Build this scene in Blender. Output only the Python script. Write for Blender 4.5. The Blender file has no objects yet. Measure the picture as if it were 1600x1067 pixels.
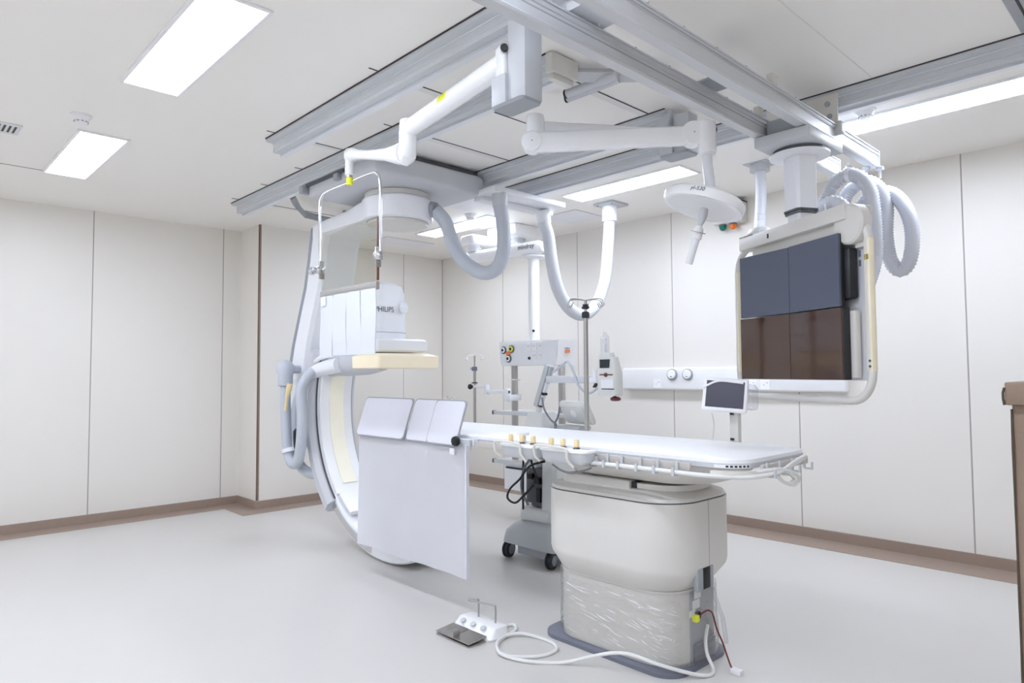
import bpy, bmesh, math, random
from mathutils import Vector, Matrix
random.seed(7)
R = math.radians
SC = bpy.context.scene
COL = SC.collection

# ------------------------------------------------------------------ camera
cam_d = bpy.data.cameras.new('camera')
cam_d.sensor_width = 36.0
cam_d.lens = 36.0 * 1057.17 / 1600.0
cam_d.clip_start = 0.05
cam = bpy.data.objects.new('camera', cam_d)
COL.objects.link(cam)
yaw, pitch, roll = 0.808718844, 0.0469739141, -0.00630546187
fw = Vector((-math.sin(yaw) * math.cos(pitch), math.cos(yaw) * math.cos(pitch), math.sin(pitch)))
rt = Vector((math.cos(yaw), math.sin(yaw), 0))
up = rt.cross(fw)
rt2 = rt * math.cos(roll) + up * math.sin(roll)
up2 = -rt * math.sin(roll) + up * math.cos(roll)
M = Matrix.Identity(4)
for i in range(3):
    M[i][0] = rt2[i]; M[i][1] = up2[i]; M[i][2] = -fw[i]
M.translation = Vector((7.25, -5.62, 1.354))
cam.matrix_world = M
SC.camera = cam

# ------------------------------------------------------------------ world, exposure
W = bpy.data.worlds.new('world'); SC.world = W
W.use_nodes = True
W.node_tree.nodes['Background'].inputs[0].default_value = (0.8, 0.88, 1.0, 1)
W.node_tree.nodes['Background'].inputs[1].default_value = 0.05
vs = SC.view_settings
vs.view_transform = 'Standard'; vs.look = 'None'; vs.gamma = 1.0
vs.use_curve_mapping = False
vs.exposure = 0.0
SC.cycles.max_bounces = 16
SC.cycles.diffuse_bounces = 10
SC.cycles.transparent_max_bounces = 16
PANEL_STRENGTH = 33.0
PANEL_COLOR = (0.778, 0.85, 1.0)

# ------------------------------------------------------------------ materials
def lin(c):
    return tuple(((v / 12.92) if v <= 0.04045 else ((v + 0.055) / 1.055) ** 2.4) for v in c)

MATS = {}
def mat(name, rgb, rough=0.45, metal=0.0, var=0.03, nscale=8.0, bump=0.0, bscale=60.0, spec=0.5, coat=0.0):
    m = bpy.data.materials.new(name); m.use_nodes = True
    nt = m.node_tree; N = nt.nodes; L = nt.links
    p = N['Principled BSDF']
    base = lin(rgb)
    tc = N.new('ShaderNodeTexCoord')
    nz = N.new('ShaderNodeTexNoise'); nz.inputs['Scale'].default_value = nscale
    nz.inputs['Detail'].default_value = 3.0
    L.new(tc.outputs['Object'], nz.inputs['Vector'])
    mx = N.new('ShaderNodeMix'); mx.data_type = 'RGBA'
    mx.inputs['A'].default_value = tuple(max(0, v * (1 - var)) for v in base) + (1,)
    mx.inputs['B'].default_value = tuple(min(1, v * (1 + var)) for v in base) + (1,)
    L.new(nz.outputs['Fac'], mx.inputs['Factor'])
    L.new(mx.outputs['Result'], p.inputs['Base Color'])
    p.inputs['Roughness'].default_value = rough
    p.inputs['Metallic'].default_value = metal
    p.inputs['Specular IOR Level'].default_value = spec
    p.inputs['Coat Weight'].default_value = coat
    if bump > 0:
        n2 = N.new('ShaderNodeTexNoise'); n2.inputs['Scale'].default_value = bscale
        L.new(tc.outputs['Object'], n2.inputs['Vector'])
        b = N.new('ShaderNodeBump'); b.inputs['Strength'].default_value = bump
        b.inputs['Distance'].default_value = 0.01
        L.new(n2.outputs['Fac'], b.inputs['Height'])
        L.new(b.outputs['Normal'], p.inputs['Normal'])
    MATS[name] = m
    return m

def emat(name, rgb, strength):
    m = bpy.data.materials.new(name); m.use_nodes = True
    nt = m.node_tree; nt.nodes.clear()
    o = nt.nodes.new('ShaderNodeOutputMaterial'); e = nt.nodes.new('ShaderNodeEmission')
    e.inputs[0].default_value = tuple(rgb) + (1,); e.inputs[1].default_value = strength
    nt.links.new(e.outputs[0], o.inputs[0]); MATS[name] = m
    return m

def clear_mat(name, tint, gloss_rough=0.03, ior=1.45, bump=0.0, bscale=20.0, extra=0.0, stretch=None):
    m = bpy.data.materials.new(name); m.use_nodes = True
    nt = m.node_tree; N = nt.nodes; L = nt.links; N.clear()
    o = N.new('ShaderNodeOutputMaterial')
    t = N.new('ShaderNodeBsdfTransparent'); t.inputs[0].default_value = tuple(tint) + (1,)
    g = N.new('ShaderNodeBsdfGlossy'); g.inputs['Roughness'].default_value = gloss_rough
    lw = N.new('ShaderNodeLayerWeight'); lw.inputs['Blend'].default_value = 0.5
    pw = N.new('ShaderNodeMath'); pw.operation = 'POWER'; pw.inputs[1].default_value = 4.0
    L.new(lw.outputs['Facing'], pw.inputs[0])
    ad = N.new('ShaderNodeMath'); ad.operation = 'MULTIPLY_ADD'; ad.inputs[1].default_value = 0.9; ad.inputs[2].default_value = 0.04 + extra; ad.use_clamp = True
    L.new(pw.outputs[0], ad.inputs[0])
    mx = N.new('ShaderNodeMixShader')
    L.new(ad.outputs[0], mx.inputs[0])
    L.new(t.outputs[0], mx.inputs[1]); L.new(g.outputs[0], mx.inputs[2]); L.new(mx.outputs[0], o.inputs[0])
    if bump > 0:
        tc = N.new('ShaderNodeTexCoord'); mp = N.new('ShaderNodeMapping')
        if stretch: mp.inputs['Scale'].default_value = stretch; mp.inputs['Rotation'].default_value = (0, R(12), 0)
        nz = N.new('ShaderNodeTexNoise'); nz.inputs['Scale'].default_value = bscale; nz.inputs['Detail'].default_value = 4
        b = N.new('ShaderNodeBump'); b.inputs['Strength'].default_value = bump; b.inputs['Distance'].default_value = 0.02
        L.new(tc.outputs['Object'], mp.inputs[0]); L.new(mp.outputs[0], nz.inputs['Vector'])
        L.new(nz.outputs['Fac'], b.inputs['Height'])
        L.new(b.outputs[0], g.inputs['Normal']); L.new(b.outputs[0], lw.inputs['Normal'])
    MATS[name] = m
    return m

mat('wall_paint', (0.898, 0.884, 0.858), 0.42, var=0.012, nscale=1.5)
mat('wall_gap', (0.68, 0.65, 0.64), 0.7)
mat('ceiling_paint', (0.955, 0.945, 0.925), 0.55, var=0.012, nscale=1.2)
mat('floor_vinyl', (0.808, 0.797, 0.78), 0.28, var=0.018, nscale=1.6, bump=0.02, bscale=6.0, spec=0.45)
mat('cove_brown', (0.60, 0.53, 0.48), 0.5, var=0.06, nscale=30)
mat('corner_trim', (0.58, 0.50, 0.45), 0.45, metal=0.2)
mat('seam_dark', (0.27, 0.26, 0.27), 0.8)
mat('seam_light', (0.90, 0.895, 0.88), 0.5)
mat('alu_rail', (0.81, 0.82, 0.835), 0.40, metal=0.15, var=0.008, nscale=3)
mat('alu_beam', (0.80, 0.805, 0.815), 0.38, metal=0.12, var=0.008, nscale=3)
mat('grey_paint', (0.775, 0.785, 0.80), 0.42)
mat('grey_cover', (0.775, 0.78, 0.80), 0.45)
mat('mid_grey', (0.62, 0.635, 0.655), 0.45)
mat('edge_grey', (0.69, 0.705, 0.735), 0.5)
mat('dark_grey', (0.33, 0.34, 0.36), 0.5)
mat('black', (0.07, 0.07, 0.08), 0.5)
mat('white_paint', (0.93, 0.93, 0.935), 0.32)
mat('white_gloss', (0.97, 0.972, 0.98), 0.25)
mat('off_white', (0.845, 0.835, 0.815), 0.38)
mat('gantry_white', (0.915, 0.92, 0.935), 0.35)
mat('cream', (0.945, 0.905, 0.795), 0.4)
mat('cream_strip', (0.965, 0.945, 0.87), 0.4)
mat('bumper_cream', (0.985, 0.935, 0.82), 0.4)
mat('hose_grey', (0.745, 0.765, 0.80), 0.5)
mat('hose_white', (0.83, 0.84, 0.865), 0.45)
mat('chrome', (0.86, 0.86, 0.87), 0.16, metal=1.0)
mat('steel', (0.70, 0.69, 0.68), 0.28, metal=0.9)
mat('sheet_fabric', (0.945, 0.945, 0.96), 0.75, var=0.04, nscale=3.0, bump=0.25, bscale=9.0)
mat('panel_fabric', (0.86, 0.86, 0.895), 0.6, var=0.03, nscale=4.0, bump=0.12, bscale=10.0)
mat('curtain_fabric', (0.835, 0.845, 0.885), 0.7, var=0.03, nscale=5.0, bump=0.1, bscale=12.0)
mat('pad_white', (0.955, 0.957, 0.965), 0.4)
mat('screen_blue', (0.32, 0.345, 0.41), 0.32, var=0.03, nscale=2)
mat('screen_brown', (0.27, 0.18, 0.14), 0.07, var=0.05, nscale=2, spec=0.8)
mat('screen_violet', (0.26, 0.255, 0.32), 0.25)
mat('screen_lcd', (0.17, 0.19, 0.22), 0.2)
mat('bezel_dark', (0.13, 0.135, 0.15), 0.35)
mat('yellow_label', (0.91, 0.93, 0.18), 0.5)
mat('orange_label', (0.93, 0.52, 0.28), 0.5)
mat('gold_label', (0.62, 0.55, 0.24), 0.4, metal=0.4)
mat('crease', (0.95, 0.95, 0.955), 0.15)
mat('ink', (0.16, 0.16, 0.19), 0.6)
mat('ink_blue', (0.42, 0.45, 0.55), 0.6)
mat('lamp_green', (0.05, 0.44, 0.36), 0.2)
mat('lamp_orange', (0.93, 0.47, 0.12), 0.2)
mat('knob_cream', (0.94, 0.85, 0.66), 0.4)
mat('base_slate', (0.43, 0.44, 0.49), 0.45)
mat('bar_taupe', (0.62, 0.60, 0.58), 0.45)
mat('rail_taupe', (0.75, 0.73, 0.71), 0.4)
mat('tube_beige', (0.86, 0.85, 0.82), 0.4)
mat('cable_white', (0.89, 0.89, 0.88), 0.4)
mat('cable_grey', (0.46, 0.47, 0.49), 0.5)
mat('wire_red', (0.45, 0.16, 0.13), 0.5)
mat('dark_red', (0.42, 0.20, 0.22), 0.4)
mat('cardboard', (0.52, 0.445, 0.385), 0.85, var=0.07, nscale=14, bump=0.15, bscale=80)
mat('cardboard_edge', (0.30, 0.25, 0.20), 0.9, var=0.15, nscale=40)
mat('glass_edge', (0.45, 0.30, 0.25), 0.3)
mat('injector_body', (0.85, 0.855, 0.84), 0.4)
mat('cart_grey', (0.70, 0.715, 0.72), 0.45)
mat('cart_light', (0.83, 0.835, 0.825), 0.42)
mat('tyre', (0.14, 0.145, 0.16), 0.4)
mat('hub', (0.55, 0.58, 0.63), 0.35)
mat('vent_white', (0.87, 0.87, 0.875), 0.45)
mat('hatch', (0.925, 0.925, 0.94), 0.45)
mat('brown_back', (0.50, 0.37, 0.28), 0.6, var=0.1, nscale=3)
emat('panel_light', PANEL_COLOR, PANEL_STRENGTH)
clear_mat('acrylic', (0.90, 0.90, 0.86), 0.02, 1.45)
clear_mat('clear_plastic', (0.93, 0.94, 0.96), 0.05, 1.4, extra=0.05)
clear_mat('stretch_film', (0.955, 0.955, 0.95), 0.12, 1.35, bump=0.9, bscale=7.0, extra=0.10, stretch=(1.0, 1.0, 5.0))

# ------------------------------------------------------------------ mesh helpers
def T(v): return Vector(v)

class B:
    """collects shapes into one bmesh"""
    def __init__(s): s.bm = bmesh.new()
    def box(s, x0, x1, y0, y1, z0, z1, bev=0.0, seg=2, mtx=None):
        g = bmesh.ops.create_cube(s.bm, size=1.0)
        vs_ = g['verts']
        S = Matrix.Diagonal((abs(x1 - x0), abs(y1 - y0), abs(z1 - z0), 1))
        Tm = Matrix.Translation(((x0 + x1) / 2, (y0 + y1) / 2, (z0 + z1) / 2))
        bmesh.ops.transform(s.bm, matrix=Tm @ S, verts=vs_)
        if bev > 0:
            es = list({e for v in vs_ for e in v.link_edges})
            r = bmesh.ops.bevel(s.bm, geom=es, offset=bev, segments=seg, profile=0.5, affect='EDGES')
            vs_ = list({v for f in r['faces'] for v in f.verts} | {v for v in vs_ if v.is_valid})
        if mtx is not None: bmesh.ops.transform(s.bm, matrix=mtx, verts=vs_)
        return s
    def ring(s, pts): return [s.bm.verts.new(p) for p in pts]
    def skin(s, rings, cap0=True, cap1=True, closed=True):
        n = len(rings[0])
        for a, b in zip(rings[:-1], rings[1:]):
            for i in range(n if closed else n - 1):
                j = (i + 1) % n
                try: s.bm.faces.new((a[i], a[j], b[j], b[i]))
                except ValueError: pass
        if cap0 and closed: s.bm.faces.new(list(reversed(rings[0])))
        if cap1 and closed: s.bm.faces.new(rings[-1])
        return s
    def prism(s, prof, axis, a0, a1):
        def P(u, v, a):
            return {'x': (a, u, v), 'y': (u, a, v), 'z': (u, v, a)}[axis]
        s.skin([s.ring([P(u, v, a0) for u, v in prof]), s.ring([P(u, v, a1) for u, v in prof])])
        return s
    def tube(s, path, r, seg=12, caps=True, rib=0.0, pitch=0.012, smooth=0, closed=False, rx=None):
        """round tube along a path; rib>0 corrugates it"""
        pts = [Vector(p) for p in path]
        if smooth: pts = catmull(pts, smooth, closed)
        if rib > 0:
            pts = resample(pts, pitch / 2.0)
        rad = r if isinstance(r, (list, tuple)) else None
        n = len(pts); rings = []
        tang = []
        for i in range(n):
            if closed: d = pts[(i + 1) % n] - pts[i - 1]
            else: d = pts[min(i + 1, n - 1)] - pts[max(i - 1, 0)]
            tang.append(d.normalized())
        ref = Vector((0, 0, 1)) if abs(tang[0].z) < 0.9 else Vector((1, 0, 0))
        u = tang[0].cross(ref).normalized()
        for i in range(n):
            if i:
                u = u - tang[i] * u.dot(tang[i])
                u = u.normalized() if u.length > 1e-6 else tang[i].orthogonal().normalized()
            v = tang[i].cross(u)
            rr = (rad[i] if rad else r) * (1 if not rib else (1 + (rib if i % 2 else -rib)))
            rings.append(s.ring([pts[i] + (u * math.cos(2 * math.pi * k / seg) + v * math.sin(2 * math.pi * k / seg)) * rr for k in range(seg)]))
        if closed: rings.append(rings[0]); s.skin(rings, False, False)
        else: s.skin(rings, caps, caps)
        return s
    def lathe(s, prof, c=(0, 0, 0), axis=(0, 0, 1), seg=32):
        ax = Vector(axis).normalized(); u = ax.orthogonal().normalized(); v = ax.cross(u); c = Vector(c)
        rings = []
        for r_, h in prof:
            rings.append(s.ring([c + ax * h + (u * math.cos(2 * math.pi * k / seg) + v * math.sin(2 * math.pi * k / seg)) * max(r_, 1e-4) for k in range(seg)]))
        s.skin(rings)
        return s
    def cyl(s, p0, p1, r, seg=20, r1=None):
        p0, p1 = Vector(p0), Vector(p1)
        return s.lathe([(r, 0), (r if r1 is None else r1, (p1 - p0).length)], p0, p1 - p0, seg)
    def loft(s, levels, seg=8):
        """levels: (z, x0, x1, y0, y1, r) rounded-rectangle sections"""
        rings = []
        for z, x0, x1, y0, y1, r in levels: rings.append(s.ring([(x, y, z) for x, y in rrect(x0, x1, y0, y1, r, seg)]))
        return s.skin(rings)
    def quad(s, a, b, c, d): s.bm.faces.new(s.ring([a, b, c, d])); return s

def rrect(x0, x1, y0, y1, r, seg=8):
    out = []
    for cx, cy, a0 in ((x1 - r, y1 - r, 0), (x0 + r, y1 - r, 90), (x0 + r, y0 + r, 180), (x1 - r, y0 + r, 270)):
        for k in range(seg + 1):
            a = R(a0 + 90 * k / seg); out.append((cx + r * math.cos(a), cy + r * math.sin(a)))
    return out

def catmull(p, n, closed=False):
    out = []; m = len(p)
    rng = range(m if closed else m - 1)
    for i in rng:
        if closed: a, b, c, d = p[i - 1], p[i], p[(i + 1) % m], p[(i + 2) % m]
        else: a, b, c, d = p[max(i - 1, 0)], p[i], p[i + 1], p[min(i + 2, m - 1)]
        for k in range(n):
            t = k / n
            out.append(0.5 * ((2 * b) + (c - a) * t + (2 * a - 5 * b + 4 * c - d) * t * t + (3 * b - a - 3 * c + d) * t ** 3))
    if not closed: out.append(p[-1])
    return out

def resample(p, step):
    out = [p[0]]; acc = 0.0
    for a, b in zip(p[:-1], p[1:]):
        L_ = (b - a).length
        if L_ < 1e-9: continue
        d = step - acc
        while d <= L_:
            out.append(a + (b - a) * (d / L_)); d += step
        acc = L_ - (d - step)
    return out

def obj(name, b, m, parent=None, label=None, smooth=True, ang=35):
    bm = b.bm if isinstance(b, B) else b
    bmesh.ops.recalc_face_normals(bm, faces=bm.faces)
    me = bpy.data.meshes.new(name); bm.to_mesh(me); bm.free()
    if smooth:
        me.polygons.foreach_set('use_smooth', [True] * len(me.polygons))
        me.set_sharp_from_angle(angle=R(ang))
    me.materials.append(MATS[m])
    o = bpy.data.objects.new(name, me); COL.objects.link(o)
    if parent is not None:
        o.parent = parent
        # mesh coordinates are in world space, so undo the placement of the Empty
        if parent.type == 'EMPTY': o.matrix_parent_inverse = Matrix.Translation(-parent.location)
    if label: o['label'] = label
    return o

def tag(o, label, cat, group=None):
    o['label'] = label; o['category'] = cat
    if group: o['group'] = group
    return o

def thing(name, label, cat, loc, group=None):
    o = bpy.data.objects.new(name, None); o.empty_display_size = 0.1
    COL.objects.link(o); o.location = loc
    return tag(o, label, cat, group)

def struct(o):
    o['kind'] = 'structure'; return o

def text(name, body, size, origin, xdir, ydir, m, parent, depth=0.0008, align='LEFT', shear=0.0):
    cu = bpy.data.curves.new(name, 'FONT'); cu.body = body; cu.size = size; cu.extrude = depth
    cu.align_x = align; cu.shear = shear
    o = bpy.data.objects.new(name + '_tmp', cu)
    COL.objects.link(o)
    dg = bpy.context.evaluated_depsgraph_get()
    me = bpy.data.meshes.new_from_object(o.evaluated_get(dg))
    bpy.data.objects.remove(o); bpy.data.curves.remove(cu)
    x = Vector(xdir).normalized(); y = Vector(ydir).normalized(); z = x.cross(y)
    mm = Matrix((x, y, z)).transposed().to_4x4(); mm.translation = Vector(origin)
    me.transform(mm)
    me.materials.clear(); me.materials.append(MATS[m])
    n = bpy.data.objects.new(name, me); COL.objects.link(n)
    if parent:
        n.parent = parent
        if parent.type == 'EMPTY': n.matrix_parent_inverse = Matrix.Translation(-parent.location)
    return n

H = 2.9
XM, YM = 9.9, -9.1     # far sides of the room, behind the camera

# ================================================================== SETTING
floor = struct(obj('floor', B().box(0, XM, YM, 0, -0.08, 0), 'floor_vinyl'))
ceil = struct(obj('ceiling', B().box(0, XM, YM, 0, H, H + 0.08), 'ceiling_paint'))
for x in (1.33, 1.93, 2.53, 3.73, 4.94):
    obj('joint_strip', B().box(x - .004, x + .004, -3.345, -2.19, H - .0025, H + .001), 'seam_dark', ceil)
    obj('joint_cover', B().box(x - .055, x - .005, -3.14, -2.28, H - .002, H + .001), 'seam_light', ceil)
for x in (3.13, 4.335):
    obj('joint_strip', B().box(x - .004, x + .004, -3.825, -2.19, H - .0025, H + .001), 'seam_dark', ceil)
    obj('joint_cover', B().box(x - .055, x - .005, -3.59, -3.30, H - .002, H + .001), 'seam_light', ceil)
obj('joint_strip', B().box(6.032, 6.038, -6.5, -1.82, H - .002, H + .001), 'seam_light', ceil)
obj('joint_strip', B().box(1.188, 1.194, YM + .1, -4.70, H - .002, H + .001), 'seam_dark', ceil)
obj('joint_strip', B().box(6.675, 6.712, -5.2, -1.83, H - .004, H + .001), 'mid_grey', ceil)
obj('joint_strip', B().box(6.714, 6.722, -5.2, -1.83, H - .005, H + .001), 'black', ceil)
obj('joint_strip', B().box(6.724, 6.762, -5.2, -1.83, H - .004, H + .001), 'mid_grey', ceil)

wl = struct(obj('wall_left', B().box(-0.1, -0.003, YM, 0, 0, H), 'wall_gap'))
js = [0, -0.627, -1.83, -2.915, -4.111, -5.31, -6.51, -7.71, YM]
for a, b in zip(js[:-1], js[1:]):
    obj('wall_panel', B().box(-0.008, 0, b + .005, a - .005, 0.0, H), 'wall_paint', wl)
wr = struct(obj('wall_right', B().box(-0.1, XM, 0.003, 0.1, 0, H), 'wall_gap'))
js = [0, 1.205, 2.408, 3.61, 4.815, 6.017, 7.22, 8.42, XM]
for a, b in zip(js[:-1], js[1:]):
    obj('wall_panel', B().box(a + .005, b - .005, 0, 0.008, 0.0, H), 'wall_paint', wr)
struct(obj('wall_back', B().box(0, XM, YM - .1, YM, 0, H), 'wall_paint'))
struct(obj('wall_front', B().box(XM, XM + .1, YM, 0, 0, H), 'wall_paint'))
PX, PY0, PY1 = 0.475, -2.73, -1.93
struct(obj('wall_pillar', B().box(0, PX, PY0, PY1, 0, H), 'wall_paint'))
struct(obj('trim_1', B().box(PX - .018, PX + .004, PY0 - .004, PY0 - .0005, 0.085, H).box(PX + .0005, PX + .004, PY0 - .004, PY0 + .018, 0.085, H), 'corner_trim'))

def cove(name, pieces, flanges):
    b = B()
    for x0, x1, y0, y1 in pieces: b.box(x0, x1, y0, y1, 0, 0.082, .003, 1)
    for x0, x1, y0, y1 in flanges: b.box(x0, x1, y0, y1, -0.002, 0.003)
    return struct(obj(name, b, 'cove_brown'))
fl, fr_, fp = 0.24, 0.31, 0.23
cove('baseboard_left', [(0, .012, YM, PY0), (0, .012, PY1, 0)], [(0, fl, YM, PY0 - fp), (0, fl, PY1 + fp, -fr_)])
cove('baseboard_right', [(0, XM, -.012, 0)], [(0, XM, -fr_, 0)])
cove('baseboard_pillar', [(PX, PX + .012, PY0 - .012, PY1 + .012), (0, PX, PY0 - .012, PY0), (0, PX, PY1, PY1 + .012)],
     [(0, PX + fp, PY0 - fp, PY0), (PX, PX + fp, PY0, PY1), (0, PX + fp, PY1, PY1 + fp)])

# ================================================================== CEILING LIGHTS
def ceiling_light(x, y, label):
    t = thing('ceiling_light', label, 'ceiling light', (x, y, H), 'recessed ceiling light panels')
    b = B()
    for x0, x1, y0, y1 in ((-.6, .6, -.15, -.13), (-.6, .6, .13, .15), (-.6, -.583, -.13, .13), (.583, .6, -.13, .13)):
        b.box(x + x0, x + x1, y + y0, y + y1, H - .012, H, .002, 1)
    obj('frame', b, 'white_paint', t)
    obj('diffuser', B().box(x - .583, x + .583, y - .13, y + .13, H - .006, H - .001), 'panel_light', t)
LY1, LY2 = -4.555, -1.135
ceiling_light(1.77, LY1, 'small-looking lit rectangular ceiling panel next to the left smoke detector')
ceiling_light(3.925, LY1, 'largest lit rectangular ceiling panel at the upper left of the picture')
ceiling_light(6.08, LY1, 'lit ceiling panel overhead in front of the camera')
ceiling_light(1.77, LY2, 'lit ceiling panel behind the grey hose and pendant arm, near the room corner')
ceiling_light(3.925, LY2, 'lit ceiling panel behind the surgical lamp arm, above the hanging white hose')
ceiling_light(6.13, LY2, 'lit ceiling panel at the right, behind the monitor bridge beams')
LY3 = -7.975  # unseen rear row, added to light upright surfaces facing the camera
ceiling_light(1.77, LY3, 'added unseen fill panel behind the camera, nearest the left wall')
ceiling_light(3.925, LY3, 'added unseen fill panel behind the camera, middle of the rear row')
ceiling_light(6.08, LY3, 'added unseen fill panel behind the camera, third of the rear row')
ceiling_light(8.235, LY1, 'added unseen fill panel above and right of the camera')  # this panel and the next are unseen, added to brighten camera-facing sides
ceiling_light(8.235, LY3, 'added unseen fill panel behind the camera, nearest the entrance side')

# ================================================================== CEILING RAILS
def rail(y0, x0, x1, label):
    t = thing('ceiling_rail', label, 'rail', (x0, y0, H), 'ceiling rails')
    pr = [(y0, H), (y0, H - .023), (y0 + .048, H - .025), (y0 + .048, H - .062), (y0 + .054, H - .064), (y0 + .054, H - .085), (y0 + .10, H - .086), (y0 + .10, H - .10),
          (y0 + .14, H - .10), (y0 + .14, H - .086), (y0 + .158, H - .086), (y0 + .158, H - .025), (y0 + .18, H - .023), (y0 + .18, H)]
    obj('rail_profile', B().prism(pr, 'x', x0, x1), 'alu_rail', t, smooth=False)
    obj('rail_lip', B().box(x0, x1, y0 + .044, y0 + .0475, H - .031, H - .0255), 'gantry_white', t)
    obj('rail_lip', B().box(x0, x1, y0 + .101, y0 + .139, H - .1012, H - .1002), 'gantry_white', t)
    obj('shadow_gap', B().box(x0, x1, y0 - .006, y0 - .0003, H - .006, H), 'seam_dark', t)  # dark strip painted in for the shadow line where rail meets ceiling
    b = B().box(x0 - .002, x0 - .0003, y0 + .002, y0 + .178, H - .022, H).box(x0 - .002, x0 - .0003, y0 + .05, y0 + .156, H - .085, H - .0225)
    obj('end_cap', b, 'grey_paint', t)
    return t
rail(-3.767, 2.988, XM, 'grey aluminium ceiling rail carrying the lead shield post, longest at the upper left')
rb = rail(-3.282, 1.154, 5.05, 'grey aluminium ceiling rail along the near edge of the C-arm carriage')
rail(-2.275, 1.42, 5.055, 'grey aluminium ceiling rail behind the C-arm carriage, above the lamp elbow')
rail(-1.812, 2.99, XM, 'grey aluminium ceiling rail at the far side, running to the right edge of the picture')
# position marks on the rail near the carriage
b = B()
for x, w in ((2.33, .004), (2.37, .004)): b.box(x, x + w, -3.2275, -3.2265, 2.845, 2.868)
obj('mark', b, 'ink', rb)
b = B()
for x in (2.40, 3.98):
    b.bm.faces.new(b.ring([(x, -3.2285, 2.866), (x + .02, -3.2285, 2.866), (x + .01, -3.2285, 2.842)]))
obj('mark', b, 'ink', rb)
# right end of that rail: stepped end block
b = B().box(5.05, 5.10, -3.29, -3.10, 2.80, 2.895, .006).box(5.05, 5.085, -3.27, -3.12, 2.77, 2.80, .004)
obj('end_block', b, 'off_white', rb)
# angled brackets behind the end block
t = thing('cable_outlet', 'angled grey cable outlet arms with black ends under the ceiling beside the shield post', 'bracket', (5.0, -2.85, 2.85))
obj('arm', B().tube([(5.06, -3.10, 2.845), (5.16, -2.98, 2.845), (5.40, -2.74, 2.845)], .036, 4), 'grey_cover', t, smooth=False)
obj('stub', B().tube([(4.925, -2.985, 2.80), (5.22, -2.93, 2.825)], .022, 16).tube([(4.96, -3.03, 2.80), (5.24, -2.97, 2.825)], .022, 16), 'grey_cover', t)
obj('stub_end', B().cyl((4.915, -2.987, 2.80), (4.925, -2.985, 2.80), .0225).cyl((4.95, -3.032, 2.80), (4.96, -3.03, 2.80), .0225), 'black', t)

t = thing('cable_duct', 'grey angled cable duct bar under the ceiling at the far left end of the rails', 'duct', (1.75, -2.9, 2.8))
obj('duct_body', B().tube([(2.02, -3.12, 2.82), (1.86, -3.0, 2.79), (1.68, -2.84, 2.775), (1.62, -2.62, 2.775), (1.58, -2.3, 2.775)], .03, 4), 'mid_grey', t, smooth=False)
obj('hanger', B().box(1.57, 1.59, -2.40, -2.38, 2.79, H), 'mid_grey', t)

# ================================================================== C-ARM GANTRY
G = thing('c_arm_gantry', 'large ceiling-hung grey and white C-arm X-ray gantry with cream strip', 'x-ray machine', (3.0, -2.75, 2.7))
YC = -2.75
# carriage
car = obj('carriage', B().box(2.45, 3.42, -3.20, -2.24, 2.70, 2.855, .035, 3), 'grey_cover', G)
obj('carriage_slot', B().box(2.44, 3.0, -3.212, -3.195, 2.79, 2.815), 'dark_grey', car)
obj('roller_block', B().box(2.395, 2.45, -3.245, -3.17, 2.745, 2.80, .004), 'mid_grey', car)
obj('roller_block', B().box(2.90, 2.96, -3.235, -3.195, 2.745, 2.79, .004), 'mid_grey', car)
obj('top_gap', B().box(2.50, 3.38, -3.12, -2.28, 2.85, 2.885), 'dark_grey', car)
# hose bracket reaching back from the carriage
br = obj('hose_bracket', B().box(3.35, 3.60, -2.30, -1.52, 2.70, 2.745, .006), 'gantry_white', G)
obj('bracket_plate', B().box(3.34, 3.44, -2.28, -1.50, 2.67, 2.699, .004), 'gantry_white', br)
obj('hose_socket', B().cyl((3.545, -2.20, 2.70), (3.555, -2.21, 2.60), .062, 20, .055), 'grey_paint', br)
obj('hose_socket', B().cyl((3.42, -1.615, 2.70), (3.42, -1.58, 2.59), .065, 20, .055), 'gantry_white', br)
# pivot drum
obj('drum_collar', B().lathe([(.235, 2.655), (.245, 2.66), (.245, 2.695), (.235, 2.70)], (3.0, YC, 0), seg=48), 'off_white', G)
obj('drum_gap', B().lathe([(.215, 2.60), (.215, 2.715)], (3.0, YC, 0), seg=40), 'dark_grey', G)
dr = obj('drum', B().lathe([(.235, 2.487), (.262, 2.497), (.265, 2.51), (.265, 2.64), (.255, 2.653), (.23, 2.655)], (3.0, YC, 0), seg=56), 'gantry_white', G)
obj('drum_base', B().lathe([(.20, 2.462), (.225, 2.468), (.225, 2.4865)], (3.0, YC, 0), seg=48), 'off_white', G)
obj('drum_gap_ring', B().lathe([(.229, 2.4855), (.229, 2.488)], (3.0, YC, 0), seg=48), 'dark_grey', G)
# overhead arm from drum to stand
b = B()
rings = []
for x, hw, z0, z1 in ((3.02, .255, 2.497, 2.645), (2.80, .23, 2.497, 2.645), (2.55, .185, 2.50, 2.64), (2.2, .17, 2.50, 2.635), (1.98, .165, 2.48, 2.625)):
    rings.append(b.ring([(x, YC + u, v) for u, v in rrect(-hw, hw, z0, z1, .03, 3)]))
b.skin(rings)
obj('overhead_arm', b, 'gantry_white', G)
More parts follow.
